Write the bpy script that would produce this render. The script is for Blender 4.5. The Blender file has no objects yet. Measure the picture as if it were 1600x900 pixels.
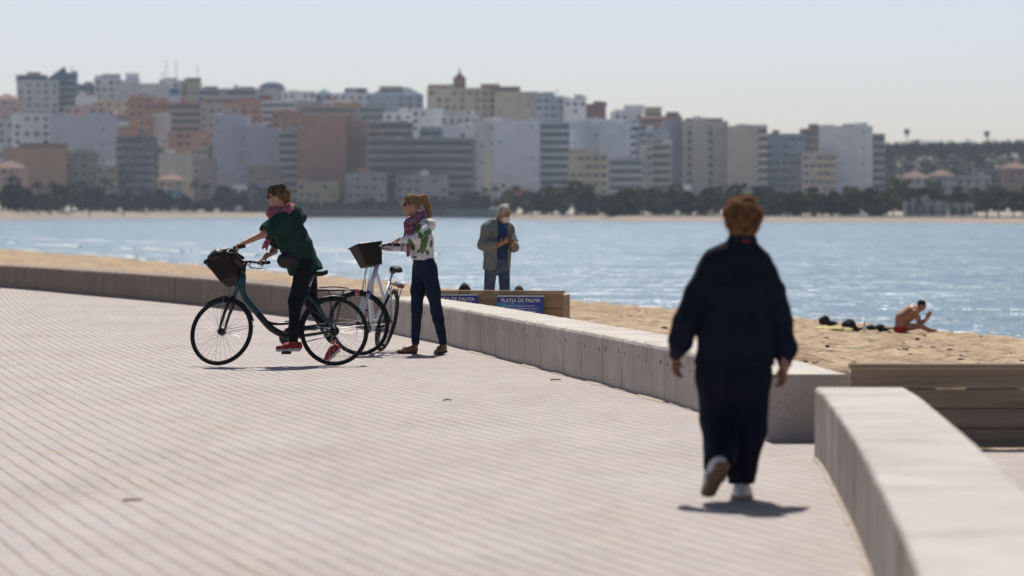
import bpy, bmesh, math, random
import numpy as np
from mathutils import Vector, Matrix, noise

random.seed(7); np.random.seed(7)
R = math.radians
sc = bpy.context.scene
col = sc.collection

# ------------------------------------------------------------------ camera, sky, sun, exposure
CAM_H, F, HZ = 1.58, 6000.0, 327.0          # eye height; focal length and horizon row on the 1600x900 photograph
TH = math.atan((450 - HZ) / F)
cd = bpy.data.cameras.new('camera')
cd.sensor_width = 36; cd.lens = 36 * F / 1600
cd.clip_start = 0.5; cd.clip_end = 6000
cd.dof.use_dof = True; cd.dof.focus_distance = 41.0; cd.dof.aperture_fstop = 2.7
cam = bpy.data.objects.new('camera', cd); col.objects.link(cam)
cam.location = (0, 0, CAM_H); cam.rotation_euler = (math.pi / 2 - TH, 0, 0)
sc.camera = cam

SUN_EL, SUN_AZ = R(55), R(-2.5)             # azimuth measured from +Y (straight ahead), positive to the right
world = bpy.data.worlds.new('World'); sc.world = world; world.use_nodes = True
wn = world.node_tree.nodes; wl = world.node_tree.links
sky = wn.new('ShaderNodeTexSky'); sky.sky_type = 'NISHITA'; sky.sun_disc = False
sky.sun_elevation = SUN_EL; sky.sun_rotation = SUN_AZ
sky.air_density = 0.65; sky.dust_density = 1.2; sky.ozone_density = 4.8; sky.altitude = 0
bg = wn['Background']; bg.inputs['Strength'].default_value = 0.098
# added ramp brightens the sky at the horizon, dims it overhead to deepen shadows
_tc = wn.new('ShaderNodeTexCoord'); _sx = wn.new('ShaderNodeSeparateXYZ'); wl.new(_tc.outputs['Generated'], _sx.inputs[0])
_mr = wn.new('ShaderNodeMapRange'); _mr.interpolation_type = 'SMOOTHSTEP'; wl.new(_sx.outputs[2], _mr.inputs[0])
_mr.inputs[1].default_value = .06; _mr.inputs[2].default_value = .50; _mr.inputs[3].default_value = 1.22; _mr.inputs[4].default_value = .78
_mx = wn.new('ShaderNodeMix'); _mx.data_type = 'RGBA'; _mx.blend_type = 'MULTIPLY'; _mx.inputs[0].default_value = 1
_tint = wn.new('ShaderNodeMix'); _tint.data_type = 'RGBA'; _tint.blend_type = 'MULTIPLY'; _tint.inputs[0].default_value = 1; _tint.inputs[7].default_value = (1.02, .925, .872, 1)
wl.new(sky.outputs[0], _tint.inputs[6]); wl.new(_tint.outputs[2], _mx.inputs[6]); wl.new(_mr.outputs[0], _mx.inputs[7]); wl.new(_mx.outputs[2], bg.inputs[0])
sl = bpy.data.lights.new('sun', 'SUN'); sl.energy = 4.9; sl.angle = R(0.53); sl.color = (1.0, 0.95, 0.88)
so = bpy.data.objects.new('sun', sl); col.objects.link(so)
sd = Vector((math.sin(SUN_AZ) * math.cos(SUN_EL), math.cos(SUN_AZ) * math.cos(SUN_EL), math.sin(SUN_EL)))
so.rotation_euler = (-sd).to_track_quat('-Z', 'Y').to_euler(); so.location = sd * 50
sc.view_settings.view_transform = 'Standard'; sc.view_settings.look = 'None'
sc.view_settings.exposure = 0.1; sc.view_settings.gamma = 1.0
sc.render.engine = 'CYCLES'
sc.cycles.use_denoising = True
sc.cycles.max_bounces = 6; sc.cycles.diffuse_bounces = 3; sc.cycles.glossy_bounces = 3
sc.cycles.transparent_max_bounces = 12; sc.cycles.volume_bounces = 0
sc.cycles.sample_clamp_indirect = 6.0; sc.cycles.sample_clamp_direct = 8.0

def S(px, py, Y):
    """the point at depth Y seen at (px, py) of the 1600x900 photograph"""
    u, v = (px - 800) / F, (py - 450) / F
    k = Y / (math.cos(TH) - v * math.sin(TH))
    return Vector((u * k, Y, CAM_H + k * (-math.sin(TH) - v * math.cos(TH))))

# ------------------------------------------------------------------ object helpers
def tag(o, label=None, cat=None, group=None, kind=None):
    if label: o['label'] = label
    if cat: o['category'] = cat
    if group: o['group'] = group
    if kind: o['kind'] = kind
    return o
def thing(name, label, cat, loc=(0, 0, 0), rot=(0, 0, 0), group=None):
    o = bpy.data.objects.new(name, None); col.objects.link(o)
    o.location = loc; o.rotation_euler = rot; o.empty_display_size = .2
    return tag(o, label, cat, group)
def put(name, me, mats, parent=None, loc=None):
    o = bpy.data.objects.new(name, me); col.objects.link(o)
    if mats is not None and not me.materials:
        for m in (mats if isinstance(mats, (list, tuple)) else [mats]): me.materials.append(m)
    if parent: o.parent = parent
    if loc is not None: o.location = loc
    return o
def from_bm(name, bm, mats, parent=None, smooth=False, loc=None):
    bmesh.ops.recalc_face_normals(bm, faces=bm.faces)
    me = bpy.data.meshes.new(name); bm.to_mesh(me); bm.free()
    if smooth:
        for p in me.polygons: p.use_smooth = True
    return put(name, me, mats, parent, loc)
def from_np(name, V, Q, mats, parent=None, smooth=True):
    me = bpy.data.meshes.new(name)
    me.from_pydata(V.tolist(), [], Q.tolist()); me.update()
    if smooth: me.polygons.foreach_set('use_smooth', [True] * len(me.polygons))
    return put(name, me, mats, parent)

# ------------------------------------------------------------------ mesh helpers
def box(bm, c, s, M=None, mi=0, bev=0):
    r = bmesh.ops.create_cube(bm, size=1.0)
    vs = r['verts']
    for v in vs:
        v.co = Vector((v.co.x * s[0], v.co.y * s[1], v.co.z * s[2]))
    if bev:
        es = list({e for v in vs for e in v.link_edges})
        rr = bmesh.ops.bevel(bm, geom=es, offset=bev, segments=2, affect='EDGES', profile=.5)
        vs = list({v for f in rr['faces'] for v in f.verts} | {v for v in vs if v.is_valid})
    T = Matrix.Translation(c) @ (M.to_4x4() if M else Matrix.Identity(4))
    for v in vs: v.co = T @ v.co
    for f in {f for v in vs for f in v.link_faces}: f.material_index = mi
    return vs
def sweep(bm, pts, rad, n=10, closed=False, flat=1.0, up=None, cap=True, mi=0):
    """round (or flattened) tube along points"""
    pts = [Vector(p) for p in pts]; m = len(pts)
    rs = rad if isinstance(rad, (list, tuple)) else [rad] * m
    prev = None; rings = []
    for i in range(m):
        a = pts[(i - 1) % m] if (closed or i > 0) else pts[i]
        b = pts[(i + 1) % m] if (closed or i < m - 1) else pts[i]
        t = (b - a).normalized()
        if up is not None: u = Vector(up)
        elif prev is None: u = Vector((0, 0, 1)) if abs(t.z) < .9 else Vector((0, 1, 0))
        else: u = prev
        u = (u - t * u.dot(t)).normalized(); prev = u; w = t.cross(u)
        rings.append([bm.verts.new(pts[i] + (u * math.cos(k * 2 * math.pi / n) + w * flat * math.sin(k * 2 * math.pi / n)) * rs[i]) for k in range(n)])
    for i in range(m if closed else m - 1):
        A, B = rings[i], rings[(i + 1) % m]
        for k in range(n):
            f = bm.faces.new((A[k], A[(k + 1) % n], B[(k + 1) % n], B[k])); f.smooth = True; f.material_index = mi
    if cap and not closed:
        for f in (bm.faces.new(rings[0][::-1]), bm.faces.new(rings[-1])): f.material_index = mi
def curve_pts(pts, n=8):
    """Catmull-Rom through points"""
    P = [Vector(p) for p in pts]; P = [P[0] * 2 - P[1]] + P + [P[-1] * 2 - P[-2]]
    out = []
    for i in range(1, len(P) - 2):
        for k in range(n):
            t = k / n; a, b, c, d = P[i - 1], P[i], P[i + 1], P[i + 2]
            out.append(.5 * ((2 * b) + (c - a) * t + (2 * a - 5 * b + 4 * c - d) * t * t + (3 * b - a - 3 * c + d) * t ** 3))
    return out + [P[-2]]

# ------------------------------------------------------------------ materials
def mat(name, colr, rough=.7, var=.12, scale=6.0, bump=0.0, bscale=None, metal=0.0, spec=.4, stretch=(1, 1, 1), sheen=0.0, col2=None, thr=None, detail=4, coord='Object', bdist=.02):
    m = bpy.data.materials.new(name); m.use_nodes = True
    nt = m.node_tree; N = nt.nodes; L = nt.links; b = N['Principled BSDF']
    b.inputs['Roughness'].default_value = rough; b.inputs['Metallic'].default_value = metal
    b.inputs['Specular IOR Level'].default_value = spec
    if sheen: b.inputs['Sheen Weight'].default_value = sheen
    tc = N.new('ShaderNodeTexCoord'); mp = N.new('ShaderNodeMapping'); mp.inputs['Scale'].default_value = stretch
    L.new(tc.outputs[coord], mp.inputs[0])
    nz = N.new('ShaderNodeTexNoise'); nz.inputs['Scale'].default_value = scale; nz.inputs['Detail'].default_value = detail
    L.new(mp.outputs[0], nz.inputs[0])
    rp = N.new('ShaderNodeValToRGB')
    c = Vector(colr)
    lo, hi = (c * (1 - var), c * (1 + var)) if col2 is None else (c, Vector(col2))
    a0, a1 = thr if thr else (.3, .7)
    rp.color_ramp.elements[0].position = a0; rp.color_ramp.elements[1].position = a1
    rp.color_ramp.elements[0].color = (*lo, 1); rp.color_ramp.elements[1].color = (*hi, 1)
    L.new(nz.outputs[0], rp.inputs[0]); L.new(rp.outputs[0], b.inputs['Base Color'])
    if bump:
        bz = N.new('ShaderNodeTexNoise'); bz.inputs['Scale'].default_value = bscale or scale * 4; bz.inputs['Detail'].default_value = 4
        L.new(mp.outputs[0], bz.inputs[0])
        bp = N.new('ShaderNodeBump'); bp.inputs['Strength'].default_value = bump; bp.inputs['Distance'].default_value = bdist
        L.new(bz.outputs[0], bp.inputs['Height']); L.new(bp.outputs[0], b.inputs['Normal'])
    return m

# ------------------------------------------------------------------ signed-distance modelling (people, clothes, bags)
def nrm(v): v = np.asarray(v, float); return v / (np.linalg.norm(v) + 1e-12)
class Field:
    def __init__(s): s.p = []; s.sub = []
    def cone(s, a, b, ra, rb=None, k=.02, cut=None):
        s.p.append(('c', np.array(a, float), np.array(b, float), ra, ra if rb is None else rb, None, k, cut)); return s
    def chain(s, pts, rs, k=.02):
        for i in range(len(pts) - 1): s.cone(pts[i], pts[i + 1], rs[i], rs[i + 1], k)
        return s
    def tube(s, a, b, ra, rb, u, k=.03, cut=None):
        """elliptic cross sections: ra = (half width along u, half depth)"""
        s.p.append(('t', np.array(a, float), np.array(b, float), ra, rb, np.array(u, float), k, cut)); return s
    def ell(s, c, r, M=None, k=.02, cut=None):
        s.p.append(('e', np.array(c, float), None, np.array(r, float), None, np.eye(3) if M is None else np.array(M, float), k, cut)); return s
    def hole(s, kind, *a, k=.01):
        g = Field(); getattr(g, kind)(*a, k=k); s.sub += g.p; return s
    def _d(s, pr, X, Y, Z):
        t, a, b, ra, rb, u, k, cut = pr
        if t == 'e':
            M = u; dx, dy, dz = X - a[0], Y - a[1], Z - a[2]
            q = [(M[i][0] * dx + M[i][1] * dy + M[i][2] * dz) / ra[i] for i in range(3)]
            d = (np.sqrt(q[0] ** 2 + q[1] ** 2 + q[2] ** 2) - 1) * ra.min()
        else:
            ax = b - a; L = np.linalg.norm(ax) + 1e-9; n = ax / L
            dx, dy, dz = X - a[0], Y - a[1], Z - a[2]
            h = dx * n[0] + dy * n[1] + dz * n[2]; tt = np.clip(h / L, 0, 1)
            if t == 'c':
                ex, ey, ez = dx - n[0] * tt * L, dy - n[1] * tt * L, dz - n[2] * tt * L
                d = np.sqrt(ex * ex + ey * ey + ez * ez) - (ra + (rb - ra) * tt)
            else:
                uu = nrm(u - n * np.dot(u, n)); w = np.cross(n, uu)
                pu = dx * uu[0] + dy * uu[1] + dz * uu[2]; pw = dx * w[0] + dy * w[1] + dz * w[2]
                pa = h - tt * L
                r1 = ra[0] + (rb[0] - ra[0]) * tt; r2 = ra[1] + (rb[1] - ra[1]) * tt; rm = np.minimum(r1, r2)
                d = (np.sqrt((pu / r1) ** 2 + (pw / r2) ** 2 + (pa / rm) ** 2) - 1) * rm
        if cut is not None:
            for (c, nn) in (cut if isinstance(cut, list) else [cut]):
                d = np.maximum(d, (X - c[0]) * nn[0] + (Y - c[1]) * nn[1] + (Z - c[2]) * nn[2])
        return d
    def _bb(s, pr):
        t, a, b, ra, rb, u, k, cut = pr
        if t == 'e': m = max(ra); return a - m, a + m
        m = max(np.max(ra), np.max(rb)); return np.minimum(a, b) - m, np.maximum(a, b) + m
    def mesh(s, h=.008, wr=0, wsc=8, wst=(1, 1, 1)):
        bbs = [s._bb(p) for p in s.p]
        lo = np.min([b[0] for b in bbs], 0) - 3 * h - .01; hi = np.max([b[1] for b in bbs], 0) + 3 * h + .01
        n = np.ceil((hi - lo) / h).astype(int) + 1
        D = np.full(n, .08, np.float32)
        ax = [lo[i] + h * np.arange(n[i]) for i in range(3)]
        def win(p, pad):
            b0, b1 = s._bb(p)
            i0 = np.maximum(np.floor((b0 - pad - lo) / h).astype(int), 0); i1 = np.minimum(np.ceil((b1 + pad - lo) / h).astype(int) + 1, n)
            return tuple(slice(i0[i], i1[i]) for i in range(3))
        for p in s.p:
            k = p[6]; w = win(p, .03 + k)
            X, Y, Z = np.meshgrid(ax[0][w[0]], ax[1][w[1]], ax[2][w[2]], indexing='ij', sparse=True)
            d = s._d(p, X, Y, Z); e = D[w]
            m = np.maximum(k - np.abs(e - d), 0) / max(k, 1e-6)
            D[w] = np.minimum(e, d) - m * m * k * .25
        for p in s.sub:
            k = p[6]; w = win(p, .03 + k)
            if any(q.stop <= q.start for q in w): continue
            X, Y, Z = np.meshgrid(ax[0][w[0]], ax[1][w[1]], ax[2][w[2]], indexing='ij', sparse=True)
            d = -s._d(p, X, Y, Z); e = D[w]
            m = np.maximum(k - np.abs(e - d), 0) / max(k, 1e-6)
            D[w] = np.maximum(e, d) + m * m * k * .25
        V, Q = nets(D, lo, h)
        if wr and len(V):
            N = vnormals(V, Q)
            o = np.array([noise.noise(Vector((x * wsc * wst[0], y * wsc * wst[1], z * wsc * wst[2]))) +
                          .5 * noise.noise(Vector((x * wsc * 2.3 * wst[0], y * wsc * 2.3 * wst[1] + 5, z * wsc * 2.3 * wst[2]))) for x, y, z in V])
            V = V + N * (o * wr)[:, None]
        return V, Q
    def obj(s, name, m, parent, h=.008, **kw):
        V, Q = s.mesh(h, **kw)
        return from_np(name, V, Q, m, parent)
def vnormals(V, Q):
    fn = np.cross(V[Q[:, 2]] - V[Q[:, 0]], V[Q[:, 3]] - V[Q[:, 1]])
    N = np.zeros_like(V)
    for i in range(4): np.add.at(N, Q[:, i], fn)
    return N / (np.linalg.norm(N, axis=1)[:, None] + 1e-12)
def nets(D, lo, h):
    n = D.shape; sg = D < 0
    def cs(A, i, j, k): return A[i:n[0] - 1 + i, j:n[1] - 1 + j, k:n[2] - 1 + k]
    cnt = sum(cs(sg, i, j, k).astype(np.int8) for i in (0, 1) for j in (0, 1) for k in (0, 1))
    act = (cnt > 0) & (cnt < 8)
    idx = np.full(act.shape, -1, np.int64); I = np.argwhere(act); idx[act] = np.arange(len(I))
    P = np.zeros((len(I), 3)); C = np.zeros(len(I))
    for a in range(3):
        o = [x for x in range(3) if x != a]
        for j in (0, 1):
            for k in (0, 1):
                p0 = I.copy(); p0[:, o[0]] += j; p0[:, o[1]] += k
                p1 = p0.copy(); p1[:, a] += 1
                d0 = D[p0[:, 0], p0[:, 1], p0[:, 2]]; d1 = D[p1[:, 0], p1[:, 1], p1[:, 2]]
                m = (d0 < 0) != (d1 < 0)
                t = np.where(m, d0 / np.where(m, d0 - d1, 1), 0)
                q = p0.astype(float); q[:, a] += t
                P[m] += q[m]; C[m] += 1
    V = lo + h * P / C[:, None]
    Qs = []
    for a in range(3):
        o = [(a + 1) % 3, (a + 2) % 3]
        s0 = [slice(None)] * 3; s1 = [slice(None)] * 3; s0[a] = slice(0, n[a] - 1); s1[a] = slice(1, n[a])
        E = np.argwhere(sg[tuple(s0)] != sg[tuple(s1)])
        ok = (E[:, o[0]] > 0) & (E[:, o[1]] > 0) & (E[:, o[0]] < n[o[0]] - 1) & (E[:, o[1]] < n[o[1]] - 1); E = E[ok]
        if not len(E): continue
        inn = sg[E[:, 0], E[:, 1], E[:, 2]]
        def g(i, j):
            e = E.copy(); e[:, o[0]] -= i; e[:, o[1]] -= j; return idx[e[:, 0], e[:, 1], e[:, 2]]
        q = np.stack([g(1, 1), g(0, 1), g(0, 0), g(1, 0)], 1)
        q[~inn] = q[~inn][:, ::-1]
        Qs.append(q)
    return V, np.concatenate(Qs)
# ================================================================== THE SETTING
SEA_Z = -1.4
# foot of the sea wall on the promenade side (x, y), from its end by the beach access to far left
WALL_FOOT = [(1.74, 26.1), (1.60, 28.2), (1.40, 30.4), (1.14, 32.3), (.87, 34.2), (.40, 37.2), (-.12, 40.6), (-.72, 44.4), (-1.64, 49.4), (-3.2, 56.0), (-5.3, 63.4),
             (-7.6, 70), (-10.3, 77.4), (-14.5, 87), (-20, 97), (-28, 108), (-40, 121)]
def wall_x(Y):
    return np.interp(Y, [p[1] for p in WALL_FOOT], [p[0] for p in WALL_FOOT])
# water's edge near us
EDGE = [(24.0, 40), (18.0, 62), (11.7, 88), (7.8, 105), (1.67, 125), (-8.7, 173), (-17.3, 208), (-38.4, 288), (-75, 390), (-120, 500)]

# ---- paving
def paving_material():
    m = bpy.data.materials.new('pink_grey_pavers'); m.use_nodes = True
    nt = m.node_tree; N = nt.nodes; L = nt.links; b = N['Principled BSDF']; b.inputs['Roughness'].default_value = .85
    b.inputs['Specular IOR Level'].default_value = .25
    g = N.new('ShaderNodeNewGeometry'); sp = N.new('ShaderNodeSeparateXYZ'); L.new(g.outputs['Position'], sp.inputs[0])
    def math_(op, a, c=None, d=None):
        n = N.new('ShaderNodeMath'); n.operation = op
        for i, v in enumerate((a, c, d)):
            if v is None: continue
            if isinstance(v, (int, float)): n.inputs[i].default_value = v
            else: L.new(v, n.inputs[i])
        return n.outputs[0]
    def noise_(sc_, det, vec=None):
        n = N.new('ShaderNodeTexNoise'); n.inputs['Scale'].default_value = sc_; n.inputs['Detail'].default_value = det
        L.new(vec or g.outputs['Position'], n.inputs[0]); return n.outputs[0]
    X, Y = sp.outputs[0], sp.outputs[1]
    # courses of pavers run obliquely across the promenade and bend slightly
    wob = math_('MULTIPLY', math_('SUBTRACT', noise_(.9, 2), .5), .05)
    phi = math_('ADD', math_('ADD', X, math_('MULTIPLY', Y, math_('ADD', math_('MULTIPLY', X, .007), .288))), wob)
    row = math_('DIVIDE', phi, .148)
    fr = math_('FRACT', row); d1 = math_('MINIMUM', fr, math_('SUBTRACT', 1.0, fr))
    rid = math_('FLOOR', row)
    yy = math_('ADD', math_('DIVIDE', math_('SUBTRACT', Y, math_('MULTIPLY', X, .25)), .30), math_('MULTIPLY', rid, .5))
    fy = math_('FRACT', yy); d2 = math_('MINIMUM', fy, math_('SUBTRACT', 1.0, fy)); yid = math_('FLOOR', yy)
    jw = math_('MULTIPLY', noise_(3.0, 2), .09)
    mr = N.new('ShaderNodeMapRange'); mr.interpolation_type = 'SMOOTHSTEP'; L.new(math_('SUBTRACT', d1, jw), mr.inputs[0]); mr.inputs[1].default_value = .0; mr.inputs[2].default_value = .030
    mr2 = N.new('ShaderNodeMapRange'); mr2.interpolation_type = 'SMOOTHSTEP'; L.new(d2, mr2.inputs[0]); mr2.inputs[1].default_value = .004; mr2.inputs[2].default_value = .03
    cm = N.new('ShaderNodeCombineXYZ'); L.new(rid, cm.inputs[0]); L.new(yid, cm.inputs[1])
    wnz = N.new('ShaderNodeTexWhiteNoise'); L.new(cm.outputs[0], wnz.inputs['Vector'])
    big = noise_(.35, 5); fine = noise_(45, 3)
    cr = N.new('ShaderNodeValToRGB'); L.new(big, cr.inputs[0])
    cr.color_ramp.elements[0].position = .3; cr.color_ramp.elements[1].position = .7
    cr.color_ramp.elements[0].color = (.40, .357, .335, 1); cr.color_ramp.elements[1].color = (.44, .405, .386, 1)
    # each paver a little lighter, darker or pinker than its neighbour
    hv = N.new('ShaderNodeMix'); hv.data_type = 'RGBA'; hv.blend_type = 'MULTIPLY'; hv.inputs[0].default_value = 1
    pr = N.new('ShaderNodeValToRGB'); L.new(wnz.outputs['Value'], pr.inputs[0])
    pr.color_ramp.elements[0].color = (.93, .93, .945, 1); pr.color_ramp.elements[1].color = (1.05, 1.02, 1.0, 1)
    L.new(cr.outputs[0], hv.inputs[6]); L.new(pr.outputs[0], hv.inputs[7])
    fm = N.new('ShaderNodeMix'); fm.data_type = 'RGBA'; fm.blend_type = 'MULTIPLY'; fm.inputs[0].default_value = 1
    fr_ = N.new('ShaderNodeValToRGB'); L.new(fine, fr_.inputs[0]); fr_.color_ramp.elements[0].position = .3; fr_.color_ramp.elements[1].position = .6
    fr_.color_ramp.elements[0].color = (.9, .88, .86, 1); fr_.color_ramp.elements[1].color = (1, 1, 1, 1)
    L.new(hv.outputs[2], fm.inputs[6]); L.new(fr_.outputs[0], fm.inputs[7])
    # trodden-in dirt: soft darker patches and long scuffs
    dm = N.new('ShaderNodeMix'); dm.data_type = 'RGBA'; dm.blend_type = 'MULTIPLY'; dm.inputs[0].default_value = 1
    dv = N.new('ShaderNodeMapping'); dv.inputs['Scale'].default_value = (1.6, .28, 1); dv.inputs['Rotation'].default_value = (0, 0, .5); L.new(g.outputs['Position'], dv.inputs[0])
    dr = N.new('ShaderNodeValToRGB'); L.new(noise_(1.3, 7, dv.outputs[0]), dr.inputs[0]); dr.color_ramp.elements[0].position = .48; dr.color_ramp.elements[1].position = .72
    dr.color_ramp.elements[0].color = (1, 1, 1, 1); dr.color_ramp.elements[1].color = (.91, .895, .88, 1); L.new(fm.outputs[2], dm.inputs[6]); L.new(dr.outputs[0], dm.inputs[7])
    # sandy blotches
    bl = N.new('ShaderNodeValToRGB'); L.new(noise_(1.1, 5), bl.inputs[0]); bl.color_ramp.elements[0].position = .56; bl.color_ramp.elements[1].position = .8
    sm = N.new('ShaderNodeMix'); sm.data_type = 'RGBA'; sm.inputs[7].default_value = (.41, .32, .23, 1)
    L.new(math_('MULTIPLY', bl.outputs[0], .55), sm.inputs[0]); L.new(dm.outputs[2], sm.inputs[6])
    j = N.new('ShaderNodeMix'); j.data_type = 'RGBA'
    jp = N.new('ShaderNodeValToRGB'); L.new(noise_(.55, 6), jp.inputs[0]); jp.color_ramp.elements[0].position = .5; jp.color_ramp.elements[1].position = .72
    jp.color_ramp.elements[0].color = (.26, .195, .155, 1); jp.color_ramp.elements[1].color = (.10, .075, .06, 1); L.new(jp.outputs[0], j.inputs[6])
    L.new(mr.outputs[0], j.inputs[0]); L.new(sm.outputs[2], j.inputs[7])
    j2 = N.new('ShaderNodeMix'); j2.data_type = 'RGBA'; j2.inputs[6].default_value = (.29, .235, .205, 1)
    L.new(math_('MAXIMUM', mr2.outputs[0], .55), j2.inputs[0]); L.new(j.outputs[2], j2.inputs[7])
    L.new(j2.outputs[2], b.inputs['Base Color'])
    hgt = math_('ADD', math_('MULTIPLY', mr.outputs[0], .6), math_('ADD', math_('MULTIPLY', wnz.outputs['Value'], .25), math_('MULTIPLY', noise_(14, 4), .5)))
    bp = N.new('ShaderNodeBump'); bp.inputs['Strength'].default_value = .35; bp.inputs['Distance'].default_value = .008
    L.new(hgt, bp.inputs['Height']); L.new(bp.outputs[0], b.inputs['Normal'])
    return m
M_PAVE = paving_material()
bm = bmesh.new()
poly = [(x - .02 + .25, y) for x, y in curve_pts([(x, y, 0) for x, y in WALL_FOOT], 4) for _ in (0,)] if False else None
foot = [Vector(p) for p in curve_pts([(x, y, 0) for x, y in WALL_FOOT], 4)]
ring = [(p.x + .28, p.y + .05) for p in foot]
ring = [(14, -6), (14, 25.22), (2.3, 25.22), (2.3, 26.05)] + ring + [(-75, 121), (-75, -6)]
bm.faces.new([bm.verts.new((x, y, 0)) for x, y in ring])
bmesh.ops.triangulate(bm, faces=bm.faces)
tag(from_bm('promenade_paving', bm, M_PAVE), kind='structure')

# ---- concrete walls
def concrete(name, c, stain, warm=(.34, .27, .2)):
    m = bpy.data.materials.new(name); m.use_nodes = True
    N = m.node_tree.nodes; L = m.node_tree.links; b = N['Principled BSDF']; b.inputs['Roughness'].default_value = .8; b.inputs['Specular IOR Level'].default_value = .3
    tc = N.new('ShaderNodeTexCoord')
    def nz(scale, st, det=5):
        mp = N.new('ShaderNodeMapping'); mp.inputs['Scale'].default_value = st; L.new(tc.outputs['Object'], mp.inputs[0])
        n = N.new('ShaderNodeTexNoise'); n.inputs['Scale'].default_value = scale; n.inputs['Detail'].default_value = det; L.new(mp.outputs[0], n.inputs[0]); return n.outputs[0]
    def ramp(src, p0, p1, c0, c1):
        r = N.new('ShaderNodeValToRGB'); L.new(src, r.inputs[0]); r.color_ramp.elements[0].position = p0; r.color_ramp.elements[1].position = p1
        r.color_ramp.elements[0].color = (*c0, 1); r.color_ramp.elements[1].color = (*c1, 1); return r.outputs[0]
    def mix(a, b_, f, mode='MIX'):
        x = N.new('ShaderNodeMix'); x.data_type = 'RGBA'; x.blend_type = mode
        for i, v in ((0, f), (6, a), (7, b_)):
            if isinstance(v, (int, float)): x.inputs[i].default_value = v
            elif isinstance(v, tuple): x.inputs[i].default_value = (*v, 1)
            else: L.new(v, x.inputs[i])
        return x.outputs[2]
    base = ramp(nz(1.7, (1, 1, 1)), .3, .7, tuple(v * .84 for v in c), tuple(min(v * 1.1, .75) for v in c))
    streak = ramp(nz(5, (1, 1, .08)), .38, .68, (0, 0, 0), (1, 1, 1))           # rain streaks down the faces
    f = N.new('ShaderNodeMath'); f.operation = 'MULTIPLY'; f.inputs[1].default_value = stain; L.new(streak, f.inputs[0])
    # streaks belong to the upright faces
    g = N.new('ShaderNodeNewGeometry'); sx = N.new('ShaderNodeSeparateXYZ'); L.new(g.outputs['True Normal'], sx.inputs[0])
    ab = N.new('ShaderNodeMath'); ab.operation = 'ABSOLUTE'; L.new(sx.outputs[2], ab.inputs[0])
    inv = N.new('ShaderNodeMath'); inv.operation = 'SUBTRACT'; inv.inputs[0].default_value = 1; L.new(ab.outputs[0], inv.inputs[1])
    f2 = N.new('ShaderNodeMath'); f2.operation = 'MULTIPLY'; L.new(f.outputs[0], f2.inputs[0]); L.new(inv.outputs[0], f2.inputs[1])
    cc = mix(base, warm, f2.outputs[0])
    blotch = ramp(nz(2.6, (1, 1, 1.6)), .55, .75, (1, 1, 1), (.80, .79, .78))
    cc = mix(cc, blotch, 1.0, 'MULTIPLY')
    spk = ramp(nz(60, (1, 1, 1), 2), .35, .55, (.86, .85, .84), (1, 1, 1))
    cc = mix(cc, spk, 1.0, 'MULTIPLY')
    L.new(cc, b.inputs['Base Color'])
    bp = N.new('ShaderNodeBump'); bp.inputs['Strength'].default_value = .4; bp.inputs['Distance'].default_value = .01
    L.new(nz(25, (1, 1, 1)), bp.inputs['Height']); L.new(bp.outputs[0], b.inputs['Normal'])
    return m
M_CONC = concrete('pale_concrete', (.53, .475, .42), .35, (.36, .29, .235))
M_CONC_SHADE = concrete('shade_painted_concrete', (.235, .18, .14), .6, (.17, .125, .095))  # stained concrete, darkened further to paint in the shade on this stretch
M_CONC_NEAR = concrete('near_concrete', (.455, .428, .385), .97, (.25, .165, .10))
M_JOINT = mat('joint_dark', (.08, .07, .06), .95)  # dark filler showing in the gaps between blocks
M_RUST = mat('tie_hole_rust', (.1, .055, .035), .9)

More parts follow.
